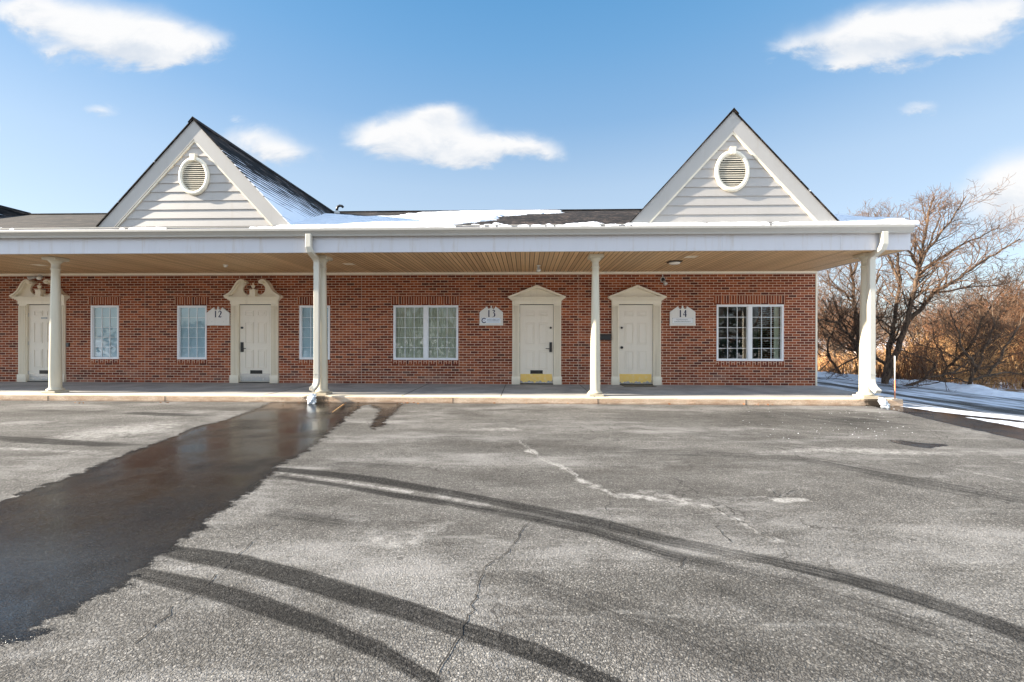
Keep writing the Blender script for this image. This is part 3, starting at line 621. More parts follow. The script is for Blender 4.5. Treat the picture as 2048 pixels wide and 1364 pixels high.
def gz(x, y):
    x = np.asarray(x, float); y = np.asarray(y, float)
    right = -.34 - .25 * sstep(14.5, 20, x) + 1.0 * sstep(28, 75, x) + 1.8 * sstep(60, 200, np.hypot(x, y))
    front = -.12 - .25 * sstep(-12, -30, y) + 1.5 * sstep(40, 200, np.hypot(x, y))
    far_ = -.3 + 1.5 * sstep(40, 200, np.hypot(x, y))
    w = sstep(11.5, 13.5, x)
    return np.where(w > 0, right * w + (1 - w) * (-.5), np.where(y < -8, front - .1 * (y > -13), np.where((x > -33) & (y < 44), -.5, far_)))
gx = np.concatenate([[-600, -300, -150, -80], np.arange(-50, 11, 4), np.arange(11, 50, .8), [55, 62, 72, 90, 120, 160, 240, 400, 700]])
gy = np.concatenate([[-600, -300, -150, -80, -50, -40, -30, -22, -16, -13, -11.9, -8], np.arange(-5, 60, 1.0), [65, 72, 82, 100, 140, 200, 300, 500, 900]])
GX, GY = np.meshgrid(gx, gy)
gr = gridmesh('ground', gx, gy, gz(GX, GY) + .05 * np.sin(GX * 1.3) * np.sin(GY * 1.7) * (GX > 15), MAT['ground']); tagit(gr, kind='structure')

# sidewalk slab with kerb
Z0 = 0.142; YK = 8.81; YW = 11.33; XR = 7.6; XL = -32.0
sw = MB()
nstep = 400
prof = lambda jx: [(11.6, -.1), (11.6, Z0), (YK + .035, Z0), (YK + .012, Z0 - .006), (YK, Z0 - .028), (YK + jx, -.1)]
sw.extx(prof(0.0), XL, XR + .02)
# joints: dark scored lines across the walk, 3 mm proud ribbons
jpx = [(857, 770, 818, 791), (1012, 768, 1006, 793), (1159, 768, 1180, 788), (640, 768, 560, 786), (300, 765, 170, 786), (1420, 770, 1490, 794), (700, 768, 640, 788)]
jm = MB()
for a, b_, c_, d_ in jpx[:4]:
    x = P(a, b_, YW)[0]
    jm.box(x - .006, x + .006, YK + .04, YW - .01, Z0 + .001, Z0 + .0035)
for pxk in (906, 1196, 1492, 330, 96):
    x = PX(pxk, YK); jm.box(x - .005, x + .005, YK - .003, YK + .02, -.05, Z0 - .03)
side = sw.build('sidewalk', MAT['concrete'], bevel=0.0); tagit(side, kind='structure')
jo = jm.build('sidewalk_joints', MAT['crack'], parent=side)

# ------------------------------------------------------------------ the building
BLD = empty('office_building', (0, YW, 0), 'long single storey red brick office building with a columned porch and gables on its roof', 'building')
ZS = 3.128                                    # soffit height
def Wp(px, py): return P(px, py, YW)
wins = [(182, 237.7, 611, 718, 1, 'blind'), (354.8, 413.5, 611.3, 718.7, 1, 'blind'), (599, 660, 611, 719, 1, 'blind'), (786.8, 916.5, 610.6, 720, 2, 'curtain'), (1433, 1567, 609, 722, 2, 'dark')]
doors = [(40, 56, 121, 132, 'scroll'), (463, 478.6, 542.8, 557.5, 'scroll'), (1024.5, 1039.4, 1107, 1122, 'triangle'), (1223, 1237.6, 1306, 1321.3, 'triangle')]
openings = []
wrect = []
for (a, b_, t_, bt_, n, kind) in wins:
    x0 = Wp(a, 665)[0]; x1 = Wp(b_, 665)[0]; mx = (a + b_) / 2; z1 = Wp(mx, t_)[1]; z0 = Wp(mx, bt_)[1]
    wrect.append((x0, x1, z0, z1)); openings.append((x0, x1, z0, z1))
drect = []
for (a, l, r_, b_, st) in doors:
    x0 = Wp(l, 690)[0]; x1 = Wp(r_, 690)[0]; z1 = Wp((l + r_) / 2, 609.5)[1]
    drect.append((Wp(a, 690)[0], x0, x1, Wp(b_, 690)[0], z1)); openings.append((x0 - .02, x1 + .02, Z0, z1 + .02))
def wall_with_holes(mb, xa, xb, za, zb, y, holes):
    X = sorted({xa, xb} | {h[0] for h in holes} | {h[1] for h in holes}); Z = sorted({za, zb} | {h[2] for h in holes} | {h[3] for h in holes})
    for i in range(len(X) - 1):
        for j in range(len(Z) - 1):
            cx, cz = (X[i] + X[i + 1]) / 2, (Z[j] + Z[j + 1]) / 2
            if any(h[0] < cx < h[1] and h[2] < cz < h[3] for h in holes): continue
            mb.add([(X[i], y, Z[j]), (X[i + 1], y, Z[j]), (X[i + 1], y, Z[j + 1]), (X[i], y, Z[j + 1])], [(0, 1, 2, 3)])
    for (x0, x1, z0, z1) in holes:             # reveals
        d = .10
        for q in ([(x0, y, z0), (x0, y, z1), (x0, y + d, z1), (x0, y + d, z0)], [(x1, y, z1), (x1, y, z0), (x1, y + d, z0), (x1, y + d, z1)],
                  [(x0, y, z1), (x1, y, z1), (x1, y + d, z1), (x0, y + d, z1)], [(x1, y, z0), (x0, y, z0), (x0, y + d, z0), (x1, y + d, z0)]): mb.add(q, [(0, 1, 2, 3)])
w = MB(); wall_with_holes(w, XL, XR, -.1, ZS + .01, YW, openings)
YB = 21.0
w.add([(XR, YW, -.4), (XR, YB, -.4), (XR, YB, ZS + .01), (XR, YW, ZS + .01)], [(0, 1, 2, 3)])
w.add([(XR, YB, -.4), (XL, YB, -.4), (XL, YB, ZS + .01), (XR, YB, ZS + .01)], [(0, 1, 2, 3)])
w.add([(XL, YB, -.4), (XL, YW, -.4), (XL, YW, ZS + .01), (XL, YB, ZS + .01)], [(0, 1, 2, 3)])
WALL = w.build('brick_wall', MAT['brick'], BLD)
rm = MB(); rm.add([(XL + .1, YW + 2.6, 0), (XR - .1, YW + 2.6, 0), (XR - .1, YW + 2.6, ZS), (XL + .1, YW + 2.6, ZS)], [(0, 1, 2, 3)])
rm.add([(XL + .1, YW + .12, .12), (XR - .1, YW + .12, .12), (XR - .1, YW + 2.6, .12), (XL + .1, YW + 2.6, .12)], [(0, 1, 2, 3)])
rm.build('room_interior', MAT['room'], BLD)
# control joints
for pxj in (290, 723, 1157.5):
    x = Wp(pxj, 650)[0]; MB().box(x - .005, x + .005, YW - .003, YW + .02, Z0, ZS - .02).build('control_joint', MAT['mortar'], WALL)
x0 = PX(-10, YW)
MB().extx([(YW - .03, ZS - .055), (YW + .01, ZS - .055), (YW + .01, ZS - .001), (YW - .05, ZS - .001), (YW - .05, ZS - .02)], XL, XR).build('wall_moulding', MAT['trim'], BLD)
MB().box(XR - .03, XR + .012, YW - .014, YW + .05, Z0, ZS - .06).build('corner_trim', MAT['trim'], BLD)

# windows
win_names = ['narrow white window beside the leftmost door', 'narrow white window left of the sign reading 12', 'narrow white window behind a porch column', 'wide double window with beige curtain', 'wide double window with dark glass near the building corner']
for (x0, x1, z0, z1), (_, _, _, _, n, kind), lab in zip(wrect, wins, win_names):
    fw = .042; yf = YW - .012
    fr = MB()
    fr.box(x0, x1, yf, YW + .07, z1 - fw, z1); fr.box(x0, x1, yf, YW + .07, z0, z0 + fw)
    fr.box(x0, x0 + fw, yf, YW + .07, z0 + fw, z1 - fw); fr.box(x1 - fw, x1, yf, YW + .07, z0 + fw, z1 - fw)
    sashes = [(x0 + fw, x1 - fw)]
    if n == 2:
        m_ = (x0 + x1) / 2; mw = .055
        fr.box(m_ - mw, m_ + mw, yf - .004, YW + .07, z0 + fw, z1 - fw); sashes = [(x0 + fw, m_ - mw), (m_ + mw, x1 - fw)]
    win = fr.build('window', MAT['frame'], BLD, bevel=.004, label=lab)
    sm = MB(); MBv = MB(); gl = MB()
    for (a, b_) in sashes:
        s = .016; ya = YW + .012
        sm.box(a, b_, ya, YW + .06, z1 - fw - s, z1 - fw); sm.box(a, b_, ya, YW + .06, z0 + fw, z0 + fw + s)
        sm.box(a, a + s, ya, YW + .06, z0 + fw + s, z1 - fw - s); sm.box(b_ - s, b_, ya, YW + .06, z0 + fw + s, z1 - fw - s)
        ga, gb, g0, g1 = a + s, b_ - s, z0 + fw + s, z1 - fw - s
        for k in (1, 2):
            xm = ga + (gb - ga) * k / 3; MBv.box(xm - .0058, xm + .0058, YW + .022, YW + .05, g0, g1)
        for k in range(1, 5):
            zm = g0 + (g1 - g0) * k / 5; MBv.box(ga, gb, YW + .025, YW + .047, zm - .0058, zm + .0058)
        gl.box(ga, gb, YW + .032, YW + .038, g0, g1)
    sm.build('sash', MAT['frame'], win, bevel=.003); MBv.build('muntin_grid', MAT['frame'], win); gl.build('pane', MAT['glass'], win)
    for (a, b_) in sashes:
        bl = MB()
        if kind == 'blind':
            k = 0; z = z0 + fw
            while z < z1 - .03:
                bl.add([(a, YW + .068, z), (b_, YW + .068, z), (b_, YW + .080, z + .031), (a, YW + .080, z + .031)], [(0, 1, 2, 3)]); z += .027
            bl.build('blind', MAT['blind'], win)
        elif kind == 'curtain':
            nst = 60; vs = []
            for i in range(nst + 1):
                x = a + (b_ - a) * i / nst; yy = YW + .095 + .018 * math.sin(i * 1.05) + .01 * math.sin(i * 2.7)
                vs += [(x, yy, z0), (x, yy, z1)]
            bl.add(vs, [(2 * i, 2 * i + 2, 2 * i + 3, 2 * i + 1) for i in range(nst)], 0, True); bl.build('curtain', MAT['curtain'], win)
    if kind == 'dark':
        bl = MB(); vs = []
        for i in range(13):
            x = x1 - fw - .13 + .13 * i / 12; yy = YW + .13 + .02 * math.sin(i * 1.3); vs += [(x, yy, z0), (x, yy, z1)]
        bl.add(vs, [(2 * i, 2 * i + 2, 2 * i + 3, 2 * i + 1) for i in range(12)], 0, True); bl.build('curtain', MAT['curtain'], win)
    ex = .075
    MB().box(x0 - ex, x1 + ex - .02, YW - .003, YW + .02, z1 + .035, z1 + .035 + .2034).build('brick_lintel', MAT['soldier'], WALL)
    MB().box(x0 - .03, x1 + .03, YW - .004, YW + .02, z0 - .105, z0 - .012).build('brick_sill', MAT['soldier'], WALL)

# doors
door_lab = ['six panel cream door with small plaque, leftmost', 'six panel cream door with silver kick plate under a scroll pediment', 'six panel cream door with brass kick plate and lever handle', 'six panel cream door with brass kick plate and round knob']
def curve(pts, n=6):
    out = []
    for i in range(len(pts) - 1):
        p0, p1, p2, p3 = pts[max(i - 1, 0)], pts[i], pts[i + 1], pts[min(i + 2, len(pts) - 1)]
        for k in range(n):
            t = k / n
            out.append(tuple(.5 * ((2 * p1[c]) + (-p0[c] + p2[c]) * t + (2 * p0[c] - 5 * p1[c] + 4 * p2[c] - p3[c]) * t * t + (-p0[c] + 3 * p1[c] - 3 * p2[c] + p3[c]) * t ** 3) for c in (0, 1)))
    return out + [tuple(pts[-1])]
for i, ((xa, x0, x1, xb, zt), (_, l, r_, _, st)) in enumerate(zip(drect, doors)):
    # leaf
    yl = YW + .015
    lf = MB(); lf.box(x0 + .004, x1 - .004, yl, YW + .06, Z0 + .03, zt - .005)
    H = zt - Z0; wd = x1 - x0
    cols = [(x0 + wd * .17, x0 + wd * .44), (x0 + wd * .56, x0 + wd * .83)]
    for (ca, cb_) in cols:
        for (f0, f1) in ((.855, .925), (.505, .775), (.185, .425)):
            a0, a1 = Z0 + H * f0, Z0 + H * f1; t_ = .022
            lf.box(ca, cb_, yl - .012, yl + .002, a1 - t_, a1); lf.box(ca, cb_, yl - .012, yl + .002, a0, a0 + t_)
            lf.box(ca, ca + t_, yl - .012, yl + .002, a0 + t_, a1 - t_); lf.box(cb_ - t_, cb_, yl - .012, yl + .002, a0 + t_, a1 - t_)
            lf.box(ca + t_ + .022, cb_ - t_ - .022, yl - .010, yl + .002, a0 + t_ + .022, a1 - t_ - .022)
    leaf = lf.build('door', MAT['door'], BLD, bevel=.004, label=door_lab[i])
    MB().box(x0 - .03, x1 + .03, YW + .062, YW + .09, Z0, zt + .02).build('door_jamb', MAT['dark'], leaf)
    MB().box(x0 - .015, x1 + .015, YW - .03, YW + .05, Z0 + .001, Z0 + .022).build('threshold', MAT['black'], leaf, bevel=.004)
    hand = 1 if i in (0, 2) else -1            # side of the handle
    hx = (x1 - .075) if hand > 0 else (x0 + .075)
    zz = lambda pyy: Wp((l + r_) / 2, pyy)[1]
    MB().cyl_y(hx, zz(655.5), .028, yl - .035, yl + .001).build('deadbolt', MAT['black'], leaf, bevel=.004)
    if i in (1, 2, 0):
        h = MB(); h.box(hx - .034, hx + .034, yl - .03, yl + .001, zz(704), zz(684.5))
        h.tube([(hx, yl - .03, zz(697)), (hx, yl - .06, zz(697))], .011, 10); h.tube([(hx, yl - .06, zz(697)), (hx - hand * .135, yl - .06, zz(697))], .0095, 10)
        h.build('handle', MAT['black'], leaf, bevel=.006)
    else:
        h = MB(); h.lathe([(.0, 0), (.03, 0)], 0, 0, 3) if False else None
        h.cyl_y(hx, zz(695), .034, yl - .012, yl + .001); h.cyl_y(hx, zz(695), .013, yl - .05, yl - .012)
        prof = [(.012, .045), (.028, .052), (.032, .066), (.026, .08), (.010, .086)]
        n = 16; vs = [(hx + rr * math.cos(2 * math.pi * j / n), yl - dd, zz(695) + rr * math.sin(2 * math.pi * j / n)) for rr, dd in prof for j in range(n)]
        h.add(vs, [(k * n + j, k * n + (j + 1) % n, (k + 1) * n + (j + 1) % n, (k + 1) * n + j) for k in range(4) for j in range(n)] + [tuple(4 * n + j for j in range(n))], 0, True)
        h.build('knob', MAT['black'], leaf)
    kx0, kx1 = x0 + .02, x1 - .035
    kz0, kz1 = (Z0 + .06, zz(748)) if i > 1 else (Z0 + .045, zz(747))
    kp = MB(); nst = 40; vs = []
    for k in range(nst + 1):
        x = kx0 + (kx1 - kx0) * k / nst; bz = kz0 + (.02 * math.sin(k * .5 + i) + .012 * math.sin(k * 1.3) + .012 if i > 1 else 0)
        vs += [(x, yl - .004, bz), (x, yl - .004, kz1), (x, yl + .002, bz), (x, yl + .002, kz1)]
    fs = []
    for k in range(nst):
        a = 4 * k; fs += [(a, a + 4, a + 5, a + 1), (a + 1, a + 5, a + 7, a + 3), (a + 2, a, a + 1, a + 3)][:2] + [(a + 2, a + 6, a + 4, a)]
    kp.add(vs, fs); kp.build('kick_plate', MAT['brass'] if i > 1 else MAT['steel'], leaf, label='worn brass kick plate' if i > 1 else 'dull silver kick plate')
    if i > 1:
        MB().box(x0 + .006, x1 - .02, yl - .0025, yl + .001, Z0 + .04, kz0 + .06).build('kick_plate_backing', MAT['steel'], leaf)
    if i != 3:
        mx = (x0 + x1) / 2 + (.0 if i == 2 else .02)
        ms = MB(); ms.box(mx - .165, mx + .165, yl - .012, yl + .001, zz(747.6), zz(740.5)); ms.box(mx - .14, mx + .14, yl - .016, yl - .012, zz(746), zz(742)); ms.build('mail_slot', MAT['black'], leaf, bevel=.003)
    if i == 0:
        px_, pz_ = Wp(87.5, 636); MB().box(px_ - .085, px_ + .085, yl - .006, yl + .001, pz_ - .02, pz_ + .02).build('door_plaque', MAT['grey'], leaf)
        gq = MB()
        for q in range(7): gq.box(px_ - .066 + q * .02, px_ - .056 + q * .02, yl - .008, yl - .006, pz_ - .009, pz_ + .009)
        gq.build('plaque_lettering', MAT['plate2'], leaf)
    hgx = x0 + .004 if hand > 0 else x1 - .004
    for fz in (.12, .5, .87): MB().tube([(hgx, yl - .008, Z0 + H * fz - .05), (hgx, yl - .008, Z0 + H * fz + .05)], .008, 8).build('hinge', MAT['lamp'], leaf)
    # surround: fluted pilasters on plinth blocks, frieze, cornice, pediment
    su_ = MB()
    for (a, b_) in ((xa, x0 - .002), (x1 + .002, xb)):
        su_.box(a, b_, YW - .034, YW + .03, Z0 + .20, zt + .012)
        nfl = 5; pw_ = (b_ - a) / (nfl + .6)
        for k in range(nfl):
            c = a + pw_ * (k + .8); su_.box(c - pw_ * .27, c + pw_ * .27, YW - .062, YW - .033, Z0 + .23, zt - .03)
        su_.box(a - .012, b_ + .012, YW - .066, YW + .03, Z0 + .001, Z0 + .215)
    su_.box(xa - .004, xb + .004, YW - .058, YW + .03, zt + .012, Wp((l + r_) / 2, 601.6)[1])
    zc0 = Wp((l + r_) / 2, 601.6)[1]; zc1 = Wp((l + r_) / 2, 594)[1]
    ov = .115
    # stepped cornice
    for k, (e0, d0) in enumerate(((.02, .075), (.055, .10), (.09, .125), (ov, .145))):
        za = zc0 + (zc1 - zc0) * k / 4; zb_ = zc0 + (zc1 - zc0) * (k + 1) / 4
        su_.box(xa - e0, xb + e0, YW - d0, YW + .03, za, zb_)
    cx = (xa + xb) / 2; hwid = (xb - xa) / 2 + ov
    if st == 'triangle':
        zap = Wp(cx, 571)[1] if False else Wp((l + r_) / 2, 571)[1]
        su_.exty([(cx - hwid + .08, zc1), (cx + hwid - .08, zc1), (cx, zap - .03)], YW - .050, YW + .02)
        t_ = .058
        for s_ in (-1, 1):
            su_.exty([(cx + s_ * hwid, zc1), (cx, zap), (cx, zap - t_ * 1.15), (cx + s_ * (hwid - .12), zc1)], YW - .140 - .002 * (s_ > 0), YW + .02)
    else:
        k_ = (xb - xa + 2 * ov) / 1120.0        # from the photo's own proportions: 1120 zoom units tip to tip
        U = lambda a_, b_: (cx + (a_ - 1135 + 25) * k_ if False else cx + (a_ - 1112) * k_, zc1 + (475 - b_) * k_)
        outer = curve([(548, 452), (620, 418), (690, 362), (745, 285), (790, 210), (835, 160), (885, 140), (935, 152), (958, 188)], 5)
        inner = curve([(915, 248), (890, 300), (898, 362), (935, 410), (985, 430), (1035, 418), (1062, 395)], 5)
        for s_ in (1, -1):
            mir = lambda p: U(p[0], p[1]) if s_ > 0 else (2 * cx - U(p[0], p[1])[0], U(p[0], p[1])[1])
            poly = [mir(p) for p in outer] + [mir((950, 225))] + [mir(p) for p in inner] + [mir((1062, 476)), mir((600, 476))]
            su_.exty(poly, YW - .048 - .001 * (s_ > 0), YW + .02)
            path = [mir(p) for p in outer]
            su_.rsweep([(x + s_ * .014, YW - .078, z - .016) for x, z in path], .034, .185); su_.rsweep([(x + s_ * .034, YW - .062, z - .036) for x, z in path], .030, .125)
            rx_, rz_ = mir((930, 195)); su_.cyl_y(rx_, rz_, .045, YW - .155, YW - .01); su_.cyl_y(rx_, rz_, .022, YW - .168, YW - .15)
        bx0, bz0 = U(1058, 476); bx1, bz1 = U(1166, 345)
        su_.box(bx0, bx1, YW - .13, YW + .02, bz0, bz1)
        su_.box(bx0 - .012, bx1 + .012, YW - .142, YW + .02, bz1, bz1 + .015)
        ub = bz1 + .016; k2 = k_
        pr = [(.028, 0), (.03, .006), (.014, .02), (.016, .028), (.036, .055), (.050, .09), (.050, .112), (.044, .114), (.030, .122), (.014, .132), (.016, .145), (.022, .158), (.016, .174), (.004, .184)]
        su_.lathe([(r, ub + z) for r, z in pr], cx, YW - .085, 20)
    su_.build('door_surround', MAT['trim'], BLD, bevel=.004)

# porch: soffit, fascia, gutter, columns, downspouts
YF = 8.66
sp = []; x = XL
while x < XR - .02:
    sp += [(x, ZS), (x + .0896, ZS), (x + .0936, ZS + .011), (x + .0976, ZS + .011)]; x += .1016
sp = [(min(a, XR), b_) for a, b_ in sp] + [(XR, ZS)]
so_ = MB(); vs = [(a, YF + .03, b_) for a, b_ in sp] + [(a, YW + .02, b_) for a, b_ in sp]; n = len(sp)
so_.add(vs, [(k, k + n, k + n + 1, k + 1) for k in range(n - 1)])
SOF = so_.build('soffit', MAT['soffit'], BLD)
MB().box(XR - .03, XR + .004, YF + .04, YW + .1, ZS - .012, ZS + .35).build('end_fascia', MAT['fascia'], BLD, bevel=.003)
for (pxv, pyv) in ((698, 528), (79, 530), (1382, 513.5)):
    d = ray(pxv, pyv); t = (ZS - ZC) / d.z; MB().box(d.x * t - .12, d.x * t + .12, d.y * t - .10, d.y * t + .10, ZS - .006, ZS + .004).build('soffit_vent', MAT['trim'], SOF, bevel=.002)
zg0 = PZ(470.5, 8.6); zg1 = PZ(453.5, 8.53)
fa = MB(); fa.extx([(YF, ZS - .005), (YF + .035, ZS - .005), (YF + .035, zg1), (YF, zg1)], XL, XR + .03)
FAS = fa.build('fascia', MAT['fascia'], BLD, bevel=.003)
for pxs in (140, 309, 586, 735, 866, 1153, 1446, 1682):
    x = PX(pxs, YF); MB().box(x - .012, x + .012, YF - .0035, YF + .01, ZS + .004, zg0 - .01).build('fascia_lap', MAT['fascia'], FAS)
gp = [(YF - .004, zg1 + .005), (YF - .004, zg0 + .004), (YF - .085, zg0), (YF - .092, zg0 + .035), (YF - .115, zg0 + .075), (YF - .138, zg0 + .105), (YF - .138, zg1 - .012), (YF - .132, zg1), (YF - .118, zg1 - .002),
      (YF - .122, zg1 - .014), (YF - .126, zg0 + .108), (YF - .10, zg0 + .07), (YF - .08, zg0 + .012), (YF - .016, zg0 + .014), (YF - .014, zg1 + .005)]
XG = PX(1829, 8.53)
gu = MB(); gu.extx(gp, XL, XG)
gu.extx([(YF - .004, zg1 + .004), (YF - .004, zg0 + .004), (YF - .085, zg0), (YF - .115, zg0 + .075), (YF - .138, zg0 + .105), (YF - .138, zg1 - .006)], XG - .003, XG + .004)
GUT = gu.build('gutter', MAT['gutter'], BLD)

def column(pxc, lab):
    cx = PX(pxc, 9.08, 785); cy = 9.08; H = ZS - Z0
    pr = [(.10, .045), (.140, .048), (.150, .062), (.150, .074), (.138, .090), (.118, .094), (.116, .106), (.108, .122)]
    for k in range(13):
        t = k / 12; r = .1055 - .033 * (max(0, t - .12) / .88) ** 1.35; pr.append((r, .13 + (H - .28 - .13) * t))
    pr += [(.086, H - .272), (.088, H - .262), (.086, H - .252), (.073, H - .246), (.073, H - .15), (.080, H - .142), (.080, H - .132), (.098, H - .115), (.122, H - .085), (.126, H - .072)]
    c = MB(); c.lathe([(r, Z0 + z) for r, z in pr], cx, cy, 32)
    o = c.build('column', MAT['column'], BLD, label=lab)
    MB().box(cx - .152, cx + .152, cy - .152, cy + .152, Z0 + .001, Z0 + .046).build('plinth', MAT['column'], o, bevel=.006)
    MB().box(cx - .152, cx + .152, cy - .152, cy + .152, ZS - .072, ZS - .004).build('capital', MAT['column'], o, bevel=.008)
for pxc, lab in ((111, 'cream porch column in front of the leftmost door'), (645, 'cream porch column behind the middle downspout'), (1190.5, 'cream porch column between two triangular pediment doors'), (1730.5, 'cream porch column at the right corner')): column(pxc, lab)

def spout(path, name, lab):
    pts = []
    for (px_, py_, Y) in path:
        x, z = P(px_, py_, Y); pts.append((x, Y, z))
    m = MB(); m.rsweep(pts, .118, .085)
    o = m.build('downspout', MAT['spout'], BLD, bevel=.012, label=lab)
    for k in (4, 5):
        x, y, z = pts[k]; z = z + (-.12 if k == 4 else .10)
        MB().box(x - .064, x + .064, y - .047, y + .047, z - .006, z + .006).build('downspout_band', MAT['spout'], o)
    return pts[-1]
e1 = spout([(617.8, 468, 8.575), (617.8, 494, 8.575), (620, 502, 8.59), (631, 517, 8.83), (634, 525, 8.87), (634, 757, 8.87), (633, 766, 8.84), (629.5, 774, 8.77), (623, 780, 8.68)], 'l', 'white downspout before the middle column, curving left at its foot')
e2 = spout([(1768, 463, 8.575), (1768, 488, 8.575), (1764.5, 497, 8.59), (1747, 511, 8.83), (1742.5, 520, 8.87), (1742.5, 758, 8.87), (1743.5, 767, 8.84), (1748, 776, 8.77), (1757, 784, 8.66)], 'r', 'white downspout at the right corner column, curving right at its foot')

# roofs
S = 0.3465; YE = 8.6; ZE = ZC + 2.335; YR = 14.95; ZR = ZE + S * (YR - YE); XE = 7.72
def zr(y): return ZE + S * (y - YE)
rf = MB()
rf.add([(XL, YE, ZE), (XE, YE, ZE), (XE, YR, ZR), (XL, YR, ZR)], [(0, 1, 2, 3)])
rf.add([(XL, YR, ZR), (XE, YR, ZR), (XE, 2 * YR - YE, ZE), (XL, 2 * YR - YE, ZE)], [(0, 1, 2, 3)])
rf.add([(XL, YE, ZE), (XE, YE, ZE), (XE, YE, ZE - .02), (XL, YE, ZE - .02)], [(3, 2, 1, 0)], 1)
rf.add([(XE, YE, ZE - .02), (XE, YR, ZR - .02), (XE, YR, ZR), (XE, YE, ZE)], [(0, 1, 2, 3)])
rf.add([(XE, YR, ZR - .02), (XE, 2 * YR - YE, ZE - .02), (XE, 2 * YR - YE, ZE), (XE, YR, ZR)], [(0, 1, 2, 3)])
ROOF = rf.build('roof', [MAT['shingle'], MAT['gutter']], BLD)
MB().exty([(XL, ZR - .02), (XE, ZR - .02), (XE, ZR + .012), (XL, ZR + .012)], YR - .12, YR + .12).build('ridge_cap', MAT['shingle'], ROOF)
ge = MB(); ge.add([(XR + .02, YF + .05, ZS), (XR + .02, 2 * YR - YF - .05, ZS), (XR + .02, 2 * YR - YE - .1, ZE - .03), (XR + .02, YR, ZR - .035), (XR + .02, YE + .1, ZE - .03)], [(0, 1, 2, 3, 4)])
ge.build('end_gable_siding', MAT['siding'], BLD)
MB().box(XL, XE - .02, YE + .02, YF + .03, zg1 - .01, ZE - .021).build('drip_edge', MAT['fascia'], ROOF)

vp = MB(); vx, vy = plane_hit(674, 427, YE, ZE, S); vz = zr(vy)
vp.tube([(vx, vy, vz - .05), (vx, vy, vz + .16), (vx + .03, vy, vz + .235), (vx + .10, vy, vz + .265), (vx + .17, vy, vz + .25), (vx + .205, vy, vz + .21)], .042, 10)
VP = vp.build('vent_pipe', MAT['black'], BLD, label='black bent vent pipe near the roof ridge'); MB().lathe([(.10, vz - .06), (.09, vz + .05), (.05, vz + .09)], vx, vy, 16).build('pipe_boot', MAT['lamp'], VP)

